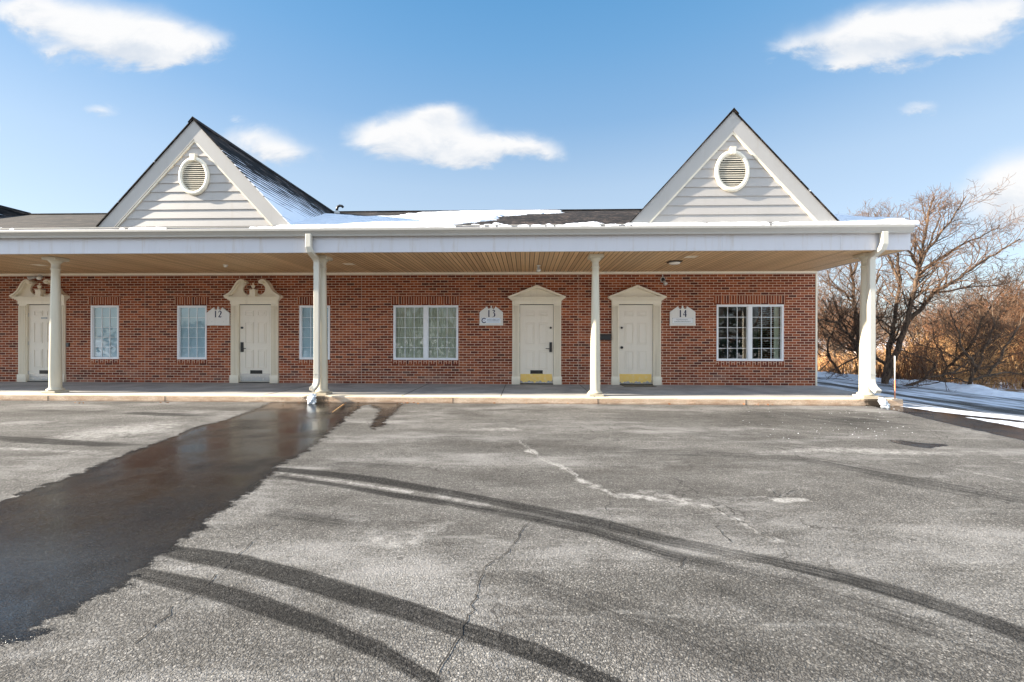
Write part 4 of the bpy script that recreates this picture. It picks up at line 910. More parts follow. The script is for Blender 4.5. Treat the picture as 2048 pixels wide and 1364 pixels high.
# gables
YG = 8.72
def gable(apx, apy, cl, clb, cr, crb, vent, snow_amt, lab):
    ax, az = P(apx, apy, YG); lx, lz = P(cl, clb, YG); rx, rz = P(cr, crb, YG)
    zb = zr(YG) - .005; hw = (rx - lx) / 2; ax = (rx + lx) / 2 * .5 + ax * .5
    k = (az - zb) / hw
    ys_ = YG + .045; tv = .40                    # siding plane; vertical drop of the rake board
    sd = MB(); c = .186; z = zb
    iz = az - tv + .05
    while z < iz - .02:
        z1 = min(z + c, iz); h0 = (iz - z) / k; h1 = (iz - z1) / k
        sd.add([(ax - h0, ys_ - .016, z), (ax + h0, ys_ - .016, z), (ax + h1, ys_, z1), (ax - h1, ys_, z1)], [(0, 1, 2, 3)])
        sd.add([(ax - h0, ys_ + .002, z), (ax + h0, ys_ + .002, z), (ax + h0, ys_ - .016, z), (ax - h0, ys_ - .016, z)], [(0, 1, 2, 3)])
        z = z1
    g = sd.build('gable', MAT['siding'], BLD, label=lab)
    for s_ in (-1, 1):
        rb = MB(); rb.exty([(ax, az), (ax + s_ * hw, zb), (ax + s_ * (hw - tv / k), zb), (ax, az - tv)], YG - (.001 if s_ > 0 else 0), ys_ + .01)
        rb.build('rake_board', MAT['rake'], g)
        tb = MB(); th = .05; q = tv - .0
        tb.exty([(ax, az - q + .02), (ax + s_ * (hw - q / k + .02 / k), zb), (ax + s_ * (hw - (q + th) / k), zb), (ax, az - q - th + .0)], YG + .012 - (.001 if s_ > 0 else 0), ys_ + .012)
        tb.build('rake_moulding', MAT['trim'], g)
    # sloping roof of the dormer, running back into the main roof
    yb = YE + (az - ZE) / S
    nu, nv_ = 40, 24
    for s_ in (-1, 1):
        m = MB(); vs = []; an = []; t_ = .016
        for lift in (t_, 0):
            for j in range(nv_ + 1):
                v = j / nv_                          # 0 at the ridge, 1 at the eave corner
                z = az - v * (az - zb); yend = YE + (z - ZE) / S + .02
                for i_ in range(nu + 1):
                    y = (YG - .028) + (max(yend, YG) - (YG - .028)) * i_ / nu
                    vs.append((ax + s_ * (v * hw + (.008 if lift else 0)), y, z + lift * 1.2)); an.append(max(0, min(1, snow_amt * ((v - .18) * 1.5 + .15 * (i_ / nu)))))
        N = (nu + 1) * (nv_ + 1); fs = []
        for j in range(nv_):
            for i_ in range(nu):
                a = j * (nu + 1) + i_; f = (a, a + 1, a + nu + 2, a + nu + 1); fs.append(f if s_ < 0 else f[::-1])
        for j in range(nv_):
            a = j * (nu + 1); fs.append((a, a + nu + 1, N + a + nu + 1, N + a) if s_ < 0 else (N + a, N + a + nu + 1, a + nu + 1, a))
        b0 = nv_ * (nu + 1)
        for i_ in range(nu): fs.append((b0 + i_, b0 + i_ + 1, N + b0 + i_ + 1, N + b0 + i_))
        m.add(vs, fs)
        o = m.build('gable_roof', MAT['shinglesnow'], g); at = o.data.attributes.new('snow', 'FLOAT', 'POINT'); at.data.foreach_set('value', an if s_ > 0 else [0.0] * len(an))
    MB().exty([(ax - .10, az - .10 * k + .045), (ax, az + .05), (ax + .10, az - .10 * k + .045), (ax + .10, az - .10 * k + .058), (ax, az + .064), (ax - .10, az - .10 * k + .058)], YG - .034, yb).build('ridge_cap', MAT['shingle'], g)
    # oval louvred vent
    vx_, vz_ = P(vent[0], vent[1], ys_); rw = vent[2] / F * ys_; rh = vent[3] / F * ys_
    fm = MB(); n = 40; y0 = ys_ - .062
    rings = [(1.0, .05), (1.0, .018), (.95, .0), (.84, .0), (.78, .018), (.76, .055)]
    vs = [(vx_ + rw * s * math.cos(2 * math.pi * j / n), y0 + d, vz_ + rh * s * math.sin(2 * math.pi * j / n)) for s, d in rings for j in range(n)]
    fm.add(vs, [(i_ * n + j, (i_ + 1) * n + j, (i_ + 1) * n + (j + 1) % n, i_ * n + (j + 1) % n) for i_ in range(len(rings) - 1) for j in range(n)], 0, True)
    vo = fm.build('gable_vent', MAT['trim'], BLD)
    MB().cyl_y(vx_, vz_, rw * .78, ys_ - .010, ys_ - .006, 32, rz=rh * .78).build('vent_backing', MAT['dark'], vo)
    lv = MB(); nl = 14
    for q in range(nl):
        z = vz_ - rh * .74 + (q + .5) / nl * rh * 1.48; hw_ = rw * .775 * math.sqrt(max(0, 1 - ((z - vz_) / (rh * .775)) ** 2))
        if hw_ < .02: continue
        lv.add([(vx_ - hw_, ys_ - .050, z - .022), (vx_ + hw_, ys_ - .050, z - .022), (vx_ + hw_, ys_ - .022, z + .004), (vx_ - hw_, ys_ - .022, z + .004), (vx_ - hw_, ys_ - .046, z - .026), (vx_ + hw_, ys_ - .046, z - .026)], [(0, 1, 2, 3), (4, 5, 1, 0)])
    lv.build('louvre', MAT['trim'], vo)
    ks = MB(); ks.exty([(vx_ - .045, vz_ + rh * .78), (vx_ + .045, vz_ + rh * .78), (vx_ + .062, vz_ + rh * 1.13), (vx_ - .062, vz_ + rh * 1.13)], y0 - .022, ys_); ks.build('keystone', MAT['trim'], vo, bevel=.004)
    return ax, az, hw
gA = gable(389, 240, 193, 456, 580, 452, (390.5, 353.5, 31.5, 39), 1.0, 'left gable with oval vent and snow on its right slope')
gB = gable(1466, 223, 1260, 448, 1677, 441.5, (1463, 343.5, 33.5, 41), .15, 'right gable with oval vent near the building end')
# the next gable along the row, only its snowy tail shows at the left edge
sp_ = gB[0] - gA[0]
gable_px = lambda X, Z, Y: (1024 + F * (Vector((X, Y, Z - ZC)).dot(CR) / Vector((X, Y, Z - ZC)).dot(_f)), 680 - F * (Vector((X, Y, Z - ZC)).dot(CU) / Vector((X, Y, Z - ZC)).dot(_f)))
ax3 = gA[0] - sp_ - .15
a_ = gable_px(ax3, gA[1], YG); l_ = gable_px(ax3 - gA[2], zr(YG), YG); r3 = gable_px(ax3 + gA[2], zr(YG), YG); v_ = gable_px(ax3, gA[1] - 1.12, YG)
gable(a_[0], a_[1], l_[0], l_[1], r3[0], r3[1], (v_[0], v_[1], 31.5, 39), 1.0, 'next gable along the row, mostly out of view at the left')

# snow lying on the main roof
def in_poly(X, Y, pts, soft):
    n = len(pts); inside = np.zeros(X.shape, bool); dist = np.full(X.shape, 1e9)
    for i in range(n):
        a, b_ = pts[i], pts[(i + 1) % n]
        c = ((a[1] > Y) != (b_[1] > Y)); inside ^= c & (X < (b_[0] - a[0]) * (Y - a[1]) / (b_[1] - a[1] + 1e-12) + a[0])
        d = b_ - a; tt = np.clip(((X - a[0]) * d[0] + (Y - a[1]) * d[1]) / (d @ d + 1e-12), 0, 1)
        dist = np.minimum(dist, np.hypot((X - a[0] - tt * d[0]), (Y - a[1] - tt * d[1])))
    return np.clip(.5 + np.where(inside, dist, -dist) / (2 * soft), 0, 1)
def vnoise(X, Y, seed, octs=4):
    r = np.random.RandomState(seed); out = np.zeros_like(X); amp = 1; f = 1.0; tot = 0
    for _ in range(octs):
        tab = r.rand(64, 64); xi = np.floor(X * f).astype(int); yi = np.floor(Y * f).astype(int); fx = X * f - xi; fy = Y * f - yi; fx = fx * fx * (3 - 2 * fx); fy = fy * fy * (3 - 2 * fy)
        g = lambda a, b_: tab[a % 64, b_ % 64]
        out += amp * (g(xi, yi) * (1 - fx) * (1 - fy) + g(xi + 1, yi) * fx * (1 - fy) + g(xi, yi + 1) * (1 - fx) * fy + g(xi + 1, yi + 1) * fx * fy); tot += amp; amp *= .55; f *= 2.1
    return out / tot
sx = np.arange(-15, XE + .03, .045); sy = np.concatenate([[YE - .022, YE - .020, YE - .012], np.arange(YE, YE + 1.2, .045), np.arange(YE + 1.2, YR, .11)])
SX, SY = np.meshgrid(sx, sy)
pl = np.array([plane_hit(*p, YE, ZE, S) for p in [(575, 454), (600, 446), (642, 428.5), (668, 429), (720, 434), (790, 433), (840, 426), (900, 423.5), (1010, 422), (1126, 421.5), (1122, 426), (1060, 428), (1000, 434), (985, 440), (930, 446), (900, 453), (760, 456)]])
m1 = in_poly(SX, SY, pl, .30)
m1 = np.maximum(m1, sstep(gB[0] + gB[2] - .55, gB[0] + gB[2] - .1, SX) * 1.0)
m1 = np.maximum(m1, sstep(YE + .17, YE + .08, SY) * np.where(SX > gB[0] - gB[2] - .1, .66, np.where(SX > PX(560, 8.7), .58, .36)))
m1 = np.maximum(m1, np.where((SX > PX(560, 8.7)) & (SX < gB[0] - gB[2]), sstep(YE + .9, YE + .1, SY) * .45, 0))
nz = .55 * vnoise(SX * 1.6 + 40, SY * 2.2 + 9, 3, 5) + .45 * vnoise(SX * 5 + 10, SY * 7 + 2, 4, 4)
msk = sstep(.38, .72, m1 + (nz - .5) * 1.35)
snow_h = -.02 + (.055 + .05 * (vnoise(SX + 20, SY + 5, 8, 3) - .3)) * msk
snow_h = np.where(SY < YE + .3, np.where(snow_h > 0, snow_h * .45, snow_h), snow_h)
snow_h[0] = -.045; snow_h[1] = np.where(msk[1] > .5, snow_h[1] * .2, -.045)
rs = gridmesh('roof_snow', sx, sy, zr(SY) + snow_h, MAT['snow'], None, ROOF, keep=(msk > .12)); rs['kind'] = 'stuff'
qx = np.arange(-15, XG - .12, .04); qy = np.array([YF - .128, YF - .11, YF - .085, YF - .06, YF - .03, YF - .008, YF + .03])
QX, QY = np.meshgrid(qx, qy); qn = vnoise(QX * 2.6 + 60, QY * 3 + 3, 12, 4)
amt = np.where(QX > gB[0] - gB[2], np.where(QX > PX(1730, 8.6), .62, .26), np.where(QX > PX(560, 8.7), .50, .34)); amt = np.where((QX > PX(1690, 8.6)) & (QX < PX(1735, 8.6)), .3, amt)
qz = zg1 - .035 + .055 * sstep(.25, .7, amt + (qn - .5) * 1.1) * (1 - ((QY - (YF - .05)) / .16) ** 2)
gridmesh('gutter_snow', qx, qy, qz, MAT['snow'], None, GUT)

# ------------------------------------------------------------------ things on and under the porch
# number signs
def rib(mb, pts, w, y):
    n = len(pts); vs = []
    for i, p in enumerate(pts):
        a = pts[max(i - 1, 0)]; b_ = pts[min(i + 1, n - 1)]; d = Vector((b_[0] - a[0], b_[1] - a[1])); d.normalize(); ww = (w[i] if hasattr(w, '__len__') else w) / 2
        vs += [(p[0] - d.y * ww, y, p[1] + d.x * ww), (p[0] + d.y * ww, y, p[1] - d.x * ww)]
    mb.add(vs, [(2 * i, 2 * i + 1, 2 * i + 3, 2 * i + 2) for i in range(n - 1)])
def digit(mb, ch, x, z, h, y):
    T = .030 * h / .165; t = T * .38
    q = lambda a, b_: (x + a * h, z + b_ * h)
    if ch == '1':
        rib(mb, [q(.0, .02), q(.0, 1.0)], T, y); rib(mb, [q(.0, .97), q(-.08, .88)], t, y - .0006); rib(mb, [q(-.12, .015), q(.12, .015)], t, y - .0007)
    elif ch == '2':
        rib(mb, curve([q(-.20, .72), q(-.18, .88), q(-.02, 1.0), q(.17, .88), q(.19, .68), q(.05, .40), q(-.19, .05)], 6), [t] * 6 + [t * 1.4] * 6 + [T * .8] * 6 + [T * 1.05] * 6 + [T] * 6 + [T * .8] * 7, y)
        rib(mb, [q(-.20, .04), q(.22, .04)], T * .8, y - .0006); rib(mb, [q(.20, .04), q(.24, .2)], t, y - .0007)
    elif ch == '3':
        rib(mb, curve([q(-.17, .92), q(0, 1.0), q(.15, .86), q(.08, .66), q(-.06, .58)], 6), [t] * 6 + [T] * 6 + [T * .9] * 6 + [t] * 7, y)
        rib(mb, curve([q(-.06, .58), q(.14, .50), q(.20, .28), q(.08, .04), q(-.14, -.05)], 6), [t] * 6 + [T] * 6 + [T * 1.1] * 6 + [t] * 7, y - .0006)
    elif ch == '4':
        rib(mb, [q(.08, .0), q(.08, 1.0)], T, y); rib(mb, [q(.08, .98), q(-.26, .30)], t, y - .0006); rib(mb, [q(-.27, .30), q(.24, .30)], t * 1.6, y - .0007)
def sign(x0p, x1p, ytop, ysh, ybot, txt, lab, plate):
    cxp = (x0p + x1p) / 2
    xa = Wp(x0p, 635)[0]; xb = Wp(x1p, 635)[0]; zt = Wp(cxp, ytop + 2)[1]; zs = Wp(cxp, ysh)[1]; zb = Wp(cxp, ybot)[1]; cx = (xa + xb) / 2; w = xb - xa
    yf = YW - .042
    root = empty('number_sign', (cx, YW, zb), lab, 'sign', 'unit number signs on the brick wall')
    b = MB()
    nr = w * .185
    notch = []
    for s_, cc in ((-1, cx - w * .095), (1, cx + w * .095)):
        notch.append([(cc + w * .072 * math.cos(a), zt - .012 - w * .085 * math.sin(a)) for a in [math.pi * j / 8 for j in range(9)]])
    L = notch[0][::-1]; R = notch[1][::-1]
    poly = [(xa, zb), (xb, zb), (xb, zs), (cx + w * .185, zt)] + R[::-1][0:9] + [(cx + w * .022, zt - .012), (cx + w * .028, zt + .012), (cx, zt + .024), (cx - w * .028, zt + .012), (cx - w * .022, zt - .012)] + L[::-1][0:9] + [(cx - w * .185, zt), (xa, zs)]
    b.exty(poly, yf, YW - .004)
    b.box(xa - .006, xb + .006, yf - .006, YW - .006, zb - .012, zb + .03)
    b.build('sign_board', MAT['sign'], root, bevel=.003)
    h = (zs - zb) * .52; d = MB(); zd = zb + (zt - zb) * .44
    for ch, ox in ((txt[0], -.062), (txt[1], .058)):
        d = MB(); digit(d, ch, cx + ox, zd, h, yf - .003); d.build('digit', MAT['navy'], root)
    if plate:
        p0, p1 = cx - w * .42, cx + w * .40; q0, q1 = zb + .045, zb + (zt - zb) * .385
        MB().box(p0, p1, yf - .008, yf + .001, q0, q1).build('name_plate', MAT['plate'] if plate == 1 else MAT['plate2'], root, bevel=.002)
        for xx in (p0 + .012, p1 - .012): MB().cyl_y(xx, q1 - .010, .007, yf - .011, yf - .0082, 10).build('screw', MAT['black'], root)
        t_ = MB()
        if plate == 1:
            ec, er = (p0 + w * .115, (q0 + q1) / 2), (q1 - q0) * .40
            rib(t_, [(ec[0] + er * math.cos(a) * .95, ec[1] + er * math.sin(a)) for a in [math.radians(40 + 285 * j / 18) for j in range(19)]], er * .42, yf - .0095)
            rib(t_, [(ec[0] - er * .25, ec[1] + er * .1), (ec[0] + er * .3, ec[1] + er * .16)], er * .16, yf - .0096)
            t_.build('plate_emblem', MAT['navy'], root)
            t2 = MB(); r_ = random.Random(5); x = ec[0] + er * 1.5; zc_ = q0 + (q1 - q0) * .62
            while x < p1 - .03:
                hh = (q1 - q0) * r_.uniform(.26, .42); k = r_.choice((0, 1, 2))
                if k == 0: rib(t2, [(x + .012 + .012 * math.cos(a), zc_ + hh * .45 * math.sin(a)) for a in [2 * math.pi * j / 10 for j in range(11)]], .006, yf - .0095)
                elif k == 1: rib(t2, [(x, zc_ - hh / 2), (x + .010, zc_ + hh / 2), (x + .020, zc_ - hh / 2)], .006, yf - .0095)
                else: rib(t2, [(x + .004, zc_ - hh / 2), (x + .004, zc_ + hh / 2)], .007, yf - .0095); rib(t2, [(x + .004, zc_), (x + .018, zc_ + .004)], .005, yf - .0098)
                x += .031
            rib(t2, [(ec[0] + er * 1.5, q0 + (q1 - q0) * .24), (p1 - .03, q0 + (q1 - q0) * .24)], .005, yf - .0095)
            t2.build('plate_lettering', MAT['slate'], root)
        else:
            r_ = random.Random(9); n = 46
            rib(t_, [(p0 + w * .16 + w * .46 * j / n, q0 + (q1 - q0) * .70 + .016 * math.sin(j * 1.15) + .006 * math.sin(j * 2.9)) for j in range(n + 1)], .0065, yf - .0095)
            x = p0 + w * .09
            while x < p1 - w * .12:
                hh = (q1 - q0) * r_.uniform(.18, .30); zb2 = q0 + (q1 - q0) * .22
                rib(t_, [(x, zb2), (x, zb2 + hh)], .006, yf - .0095)
                if r_.random() < .6: rib(t_, [(x, zb2 + hh * r_.choice((.1, .5, .95))), (x + .012, zb2 + hh * .5)], .005, yf - .0098)
                x += .0175
            t_.build('plate_lettering', MAT['grey'], root)
            bd = MB()
            for (a, c_, e, f) in ((p0 + .004, p1 - .004, q1 - .006, q1 - .003), (p0 + .004, p1 - .004, q0 + .003, q0 + .006), (p0 + .004, p0 + .007, q0 + .006, q1 - .006), (p1 - .007, p1 - .004, q0 + .006, q1 - .006)): bd.box(a, c_, yf - .0090, yf - .0078, e, f)
            bd.build('plate_border', MAT['grey'], root)
    else:
        for (a, c_) in ((-.36, .34), (.36, .34), (-.26, .18), (.25, .18)): MB().cyl_y(cx + w * a, zb + (zt - zb) * c_, .006, yf - .004, yf + .001, 10).build('screw', MAT['grey'], root)
sign(415, 460.8, 613, 626, 650, '12', 'cream board reading 12 with an empty lower half, between window and scroll door', 0)
sign(959.4, 1006, 611, 624.5, 650, '13', 'cream board reading 13 with a pale blue plate and dark round emblem', 1)
sign(1339, 1389.7, 611, 624, 650.5, '14', 'cream board reading 14 with a bordered white plate of grey lettering', 2)

# wall mailbox, keypad, doormat
xm0 = Wp(1192, 674)[0]; xm1 = Wp(1221, 674)[0]; zm0 = Wp(1200, 680)[1]; zm1 = Wp(1200, 667.5)[1]
mbx = MB(); mbx.box(xm0, xm1, YW - .085, YW - .001, zm0, zm1 - .02)
o = mbx.build('wall_mailbox', MAT['black'], bevel=.006, origin=((xm0 + xm1) / 2, YW, zm0)); tagit(o, 'black metal mailbox on the brick between the thin column and a door', 'mailbox')
lid = MB(); lid.extx([(YW - .098, zm1 - .05), (YW - .098, zm1 - .028), (YW - .002, zm1), (YW - .002, zm1 - .019), (YW - .088, zm1 - .03)], xm0 - .006, xm1 + .006); lid.build('lid', MAT['black'], o, bevel=.002)
xk, zk = Wp(137, 689.5)
kq = MB(); kq.box(xk - .042, xk + .042, YW - .032, YW - .001, zk - .055, zk + .055)
o = kq.build('keypad', MAT['black'], bevel=.005, origin=(xk, YW, zk)); tagit(o, 'small dark keypad box on the brick right of the leftmost door', 'keypad')
for a in range(3):
    for b_ in range(4): MB().box(xk - .028 + a * .021, xk - .014 + a * .021, YW - .035, YW - .031, zk - .042 + b_ * .022, zk - .028 + b_ * .022).build('key_button', MAT['grey'], o)
xd0 = Wp(1240, 768)[0]; xd1 = Wp(1302, 768)[0]
dm = MB(); dm.box(xd0, xd1, YW - .50, YW - .07, Z0 + .002, Z0 + .014)
o = dm.build('doormat', MAT['rubber'], bevel=.004, origin=((xd0 + xd1) / 2, YW - .3, Z0)); tagit(o, 'flat black rubber doormat before the brass kick plate door with round knob', 'doormat')

# wall lamp on its conduit, flood lamps, soffit spotlights, square soffit fixture
x, z = Wp(1325.5, 563)
L = empty('wall_lamp', (x, YW, z), 'grey wall lamp with conduit above, left of the sign reading 14', 'lamp')
MB().tube([(x - .01, YW - .02, z + .10), (x - .01, YW - .02, ZS - .06)], .012, 8).build('conduit', MAT['lamp'], L)
bk = MB(); bk.cyl_y(x - .008, z + .045, .062, YW - .05, YW - .002, 22, rz=.075); bk.build('back_box', MAT['lamp'], L, bevel=.008)
bk = MB(); bk.cyl_y(x - .008, z + .045, .045, YW - .056, YW - .05, 20, rz=.055); bk.build('photo_cell', MAT['dark'], L)
hd = MB(); hd.tube([(x, YW - .055, z), (x + .012, YW - .09, z - .03), (x + .03, YW - .15, z - .085)], [.018, .035, .05], 14); hd.build('lamp_head', MAT['lamp'], L)
hd = MB(); hd.tube([(x + .03, YW - .15, z - .085), (x + .034, YW - .158, z - .093)], [.046, .03], 14); hd.build('lens', MAT['lampglass'], L)
x, z = Wp(83, 558)
L = empty('flood_lamp', (x, YW, z), 'twin head flood lamp on the brick above the leftmost door', 'lamp')
bk = MB(); bk.cyl_y(x, z + .06, .06, YW - .05, YW - .002); bk.build('back_box', MAT['lamp'], L, bevel=.006)
for s_ in (-1, 1):
    hd = MB(); hd.tube([(x + s_ * .03, YW - .05, z + .05), (x + s_ * .07, YW - .10, z + .04), (x + s_ * .15, YW - .19, z - .005)], [.016, .03, .055], 14); h_ = hd.build('lamp_head', MAT['lamp'], L)
    hd = MB(); hd.tube([(x + s_ * .15, YW - .19, z - .005), (x + s_ * .157, YW - .197, z - .010)], [.05, .035], 14); hd.build('lens', MAT['lampglass'], h_)
def soffit_spot(px_, py_, lab, big):
    d = ray(px_, py_); zz_ = ZS - (.05 if big else .03); t = (zz_ - ZC) / d.z; X, Y = d.x * t, d.y * t
    L = empty('soffit_light', (X, Y, ZS), lab, 'lamp')
    MB().lathe([(.05, ZS - .018), (.055, ZS - .002)], X, Y, 20).build('base_plate', MAT['lampglass'], L)
    if big:
        h = MB(); h.tube([(X, Y, ZS - .018), (X, Y + .01, ZS - .06), (X + .005, Y - .03, ZS - .13)], [.015, .035, .055], 14); h.build('lamp_head', MAT['lamp'], L)
        h = MB(); h.tube([(X + .005, Y - .03, ZS - .13), (X + .006, Y - .034, ZS - .139)], [.05, .03], 14); h.build('lens', MAT['lampglass'], L)
    else:
        h = MB(); h.lathe([(.012, ZS - .062), (.034, ZS - .055), (.04, ZS - .035), (.035, ZS - .018)], X, Y, 16); h.build('lens', MAT['lampglass'], L)
soffit_spot(1077, 535, 'round spotlight under the brown soffit above the door near sign 13', True)
soffit_spot(451, 532, 'small white fitting under the brown soffit near the sign reading 12', False)
d = ray(1349, 527); t = (ZS - .05 - ZC) / d.z; X, Y = d.x * t, d.y * t
L = empty('soffit_fixture', (X, Y, ZS), 'square dark fixture with a pale lens under the soffit before the sign reading 14', 'lamp')
MB().box(X - .14, X + .14, Y - .12, Y + .12, ZS - .028, ZS - .001).build('housing', MAT['black'], L, bevel=.006)
lm = MB(); lm.lathe([(.06, ZS - .075), (.12, ZS - .06), (.125, ZS - .029)], X, Y, 24); lm.build('lens', MAT['lampglass'], L)

# ice at the downspout feet
def ice(px_, py_, w, h, lab, seed):
    X, Z = P(px_, py_, 8.72); r_ = random.Random(seed)
    b = MB(); n, k = 16, 14; vs = []
    for i in range(k + 1):
        t = i / k; zz_ = h * (1 - t) + .003; rad = w * (.42 + .58 * math.sin(math.pi * min(1, t * .62 + .12))) * (1 + .10 * math.sin(i * 1.7 + seed))
        yo = -.02 - .10 * t ** .6
        for j in range(n):
            a = 2 * math.pi * j / n; rr = rad * (1 + .22 * math.sin(3 * a + i * .5 + seed) + .10 * math.sin(7 * a - i) + r_.uniform(-.05, .05))
            vs.append((X + rr * math.cos(a), 8.72 + yo + rr * .75 * math.sin(a), zz_))
    fs = [(i * n + j, (i + 1) * n + j, (i + 1) * n + (j + 1) % n, i * n + (j + 1) % n) for i in range(k) for j in range(n)] + [tuple(range(n)), tuple(k * n + j for j in range(n))[::-1]]
    b.add(vs, fs, 0, True)
    o = b.build('ice_chunk', MAT['ice'], origin=(X, 8.72, 0)); tagit(o, lab, 'ice', 'ice frozen under the downspouts')
ice(628, 792, .085, .20, 'frozen lump of ice under the middle downspout above the wet run', 1)
ice(1760, 795, .075, .19, 'frozen lump of ice under the downspout at the right corner', 4)

# driveway marker stake
Xs, Ys = 7.70, 8.86; zt_ = P(1790, 712, Ys)[1]; Xs = P(1790, 760, Ys)[0]
st = empty('driveway_marker', (Xs, Ys, 0), 'thin white and orange stake at the kerb end beside the snowy driveway', 'stake')
MB().tube([(Xs, Ys, -.06), (Xs - .003, Ys, .52)], .011, 8).build('stake_foot', MAT['stakeo'], st); MB().tube([(Xs - .003, Ys, .521), (Xs - .006, Ys, zt_)], .010, 8).build('stake_tip', MAT['stakew'], st)

# litter: leaves in the gutter line, a stick, snow crumbs
lv = MB(); r_ = random.Random(21)
def leaf_at(px_, py_, s):
    gx_, gy_ = G(px_, py_); gy_ = min(gy_, YK - .03); a = r_.uniform(0, 6.28); z = float(terr(gx_, gy_)) + .012 + r_.uniform(0, .015); t1, t2 = r_.uniform(-.02, .02), r_.uniform(.005, .03)
    c, s_ = math.cos(a) * s, math.sin(a) * s
    lv.add([(gx_ - c, gy_ - s_, z), (gx_ - s_ * .5, gy_ + c * .5, z + t1), (gx_ + c, gy_ + s_, z + t2 * .5), (gx_ + s_ * .5, gy_ - c * .5, z + t2)], [(0, 1, 2), (0, 2, 3)])
for (cx_, n, sp2) in ((815, 10, 16), (330, 8, 14), (1300, 7, 90), (1480, 7, 80), (1000, 5, 80), (760, 5, 30), (600, 5, 30), (130, 4, 60)):
    for _ in range(n): leaf_at(cx_ + r_.gauss(0, sp2), 808, r_.uniform(.014, .032))
o = lv.build('fallen_leaves', MAT['leaf']); tagit(o, 'small rusty dead leaves scattered along the kerb line', 'leaves', kind='stuff')
a = G(665, 826); b_ = G(688, 811)
tw = MB(); tw.tube([(a[0], a[1], .016), ((a[0] + b_[0]) / 2, (a[1] + b_[1]) / 2, .02), (b_[0], min(b_[1], 8.74), .022)], [.008, .012, .014], 8)
o = tw.build('stick', MAT['straw'], origin=((a[0] + b_[0]) / 2, (a[1] + b_[1]) / 2, 0)); tagit(o, 'pale broken stick lying in the wet run beside the middle downspout', 'stick')
sc2 = MB()
for _ in range(110):
    px_ = r_.choice((r_.uniform(1480, 1830), r_.uniform(1560, 1800))); py_ = r_.uniform(812, 880); gx_, gy_ = G(px_, py_); s = abs(r_.gauss(0, .0025)) + .0025
    z = float(terr(gx_, gy_)); sc2.lathe([(s * .9, z + .003), (s, z + .003 + s * .3), (s * .4, z + .003 + s * .7)], gx_, gy_, 6)
o = sc2.build('snow_crumbs', MAT['snow']); tagit(o, 'scattered crumbs of old snow on the asphalt', 'snow', kind='stuff')

# ------------------------------------------------------------------ trees
def limb(T, C, pts, r0, r1, n=7):
    k = len(pts); rad = [r0 + (r1 - r0) * (i / (k - 1)) ** .8 for i in range(k)]
    (T if r0 > .028 else C).tube(pts, rad, n if r0 > .03 else (5 if r0 > .014 else 3), caps=False)
    return rad
ZCAP = [99.0]
def grow(T, C, p, d, L, r, lvl, R, maxl=4, up=.10, dens=1.0, rmin=.0065):
    if p.z > ZCAP[0]: return
    if p.z + max(0, d.z) * L > ZCAP[0]: L = max(.25, (ZCAP[0] - p.z) * .8)
    n = max(3, int(L / .22)) if lvl < 3 else 3
    pts = [p]; dd = d.copy(); q = p.copy(); wob_ = .16 if lvl < 2 else .22
    for i in range(n):
        dd = (dd + Vector((R.gauss(0, wob_), R.gauss(0, wob_), R.gauss(0, wob_) + up * .6))).normalized(); q = q + dd * (L / n); pts.append(q.copy())
    r1 = max(rmin * .8, r * .40); rad = limb(T, C, pts, r, r1)
    if lvl >= maxl: return
    m = max(2, int((L / .30 if lvl < 2 else L / .20) * dens)); m = min(m, 11)
    for k in range(m):
        t = .22 + .78 * (k + R.random() * .8) / m; t = min(t, .99); f = t * n; i = min(int(f), n - 1); b_ = pts[i].lerp(pts[i + 1], f - i)
        ax = (pts[i + 1] - pts[i]).normalized(); s = Vector((R.gauss(0, 1), R.gauss(0, 1), R.gauss(0, .7) + .25)); s = (s - ax * s.dot(ax)).normalized()
        ang = math.radians(R.uniform(28, 62)); nd_ = ax * math.cos(ang) + s * math.sin(ang)
        rl = max(rmin, (r + (r1 - r) * t) * R.uniform(.45, .65)); grow(T, C, b_, nd_, max(.25, L * R.uniform(.38, .62) * (1.12 - .4 * t)), rl, lvl + 1, R, maxl, up, dens, rmin)
def tree_parts(T, C, root, leaves=None, red=False):
    T.build('trunk', MAT['bark'], root); C.build('crown', MAT['twigred'] if red else MAT['twig'], root)
    if leaves: leaves.build('dead_leaves', MAT['leaf'], root)
def px3(px_, py_, Y):
    d = ray(px_, py_); t = Y / d.y; return Vector((d.x * t, Y, ZC + d.z * t))
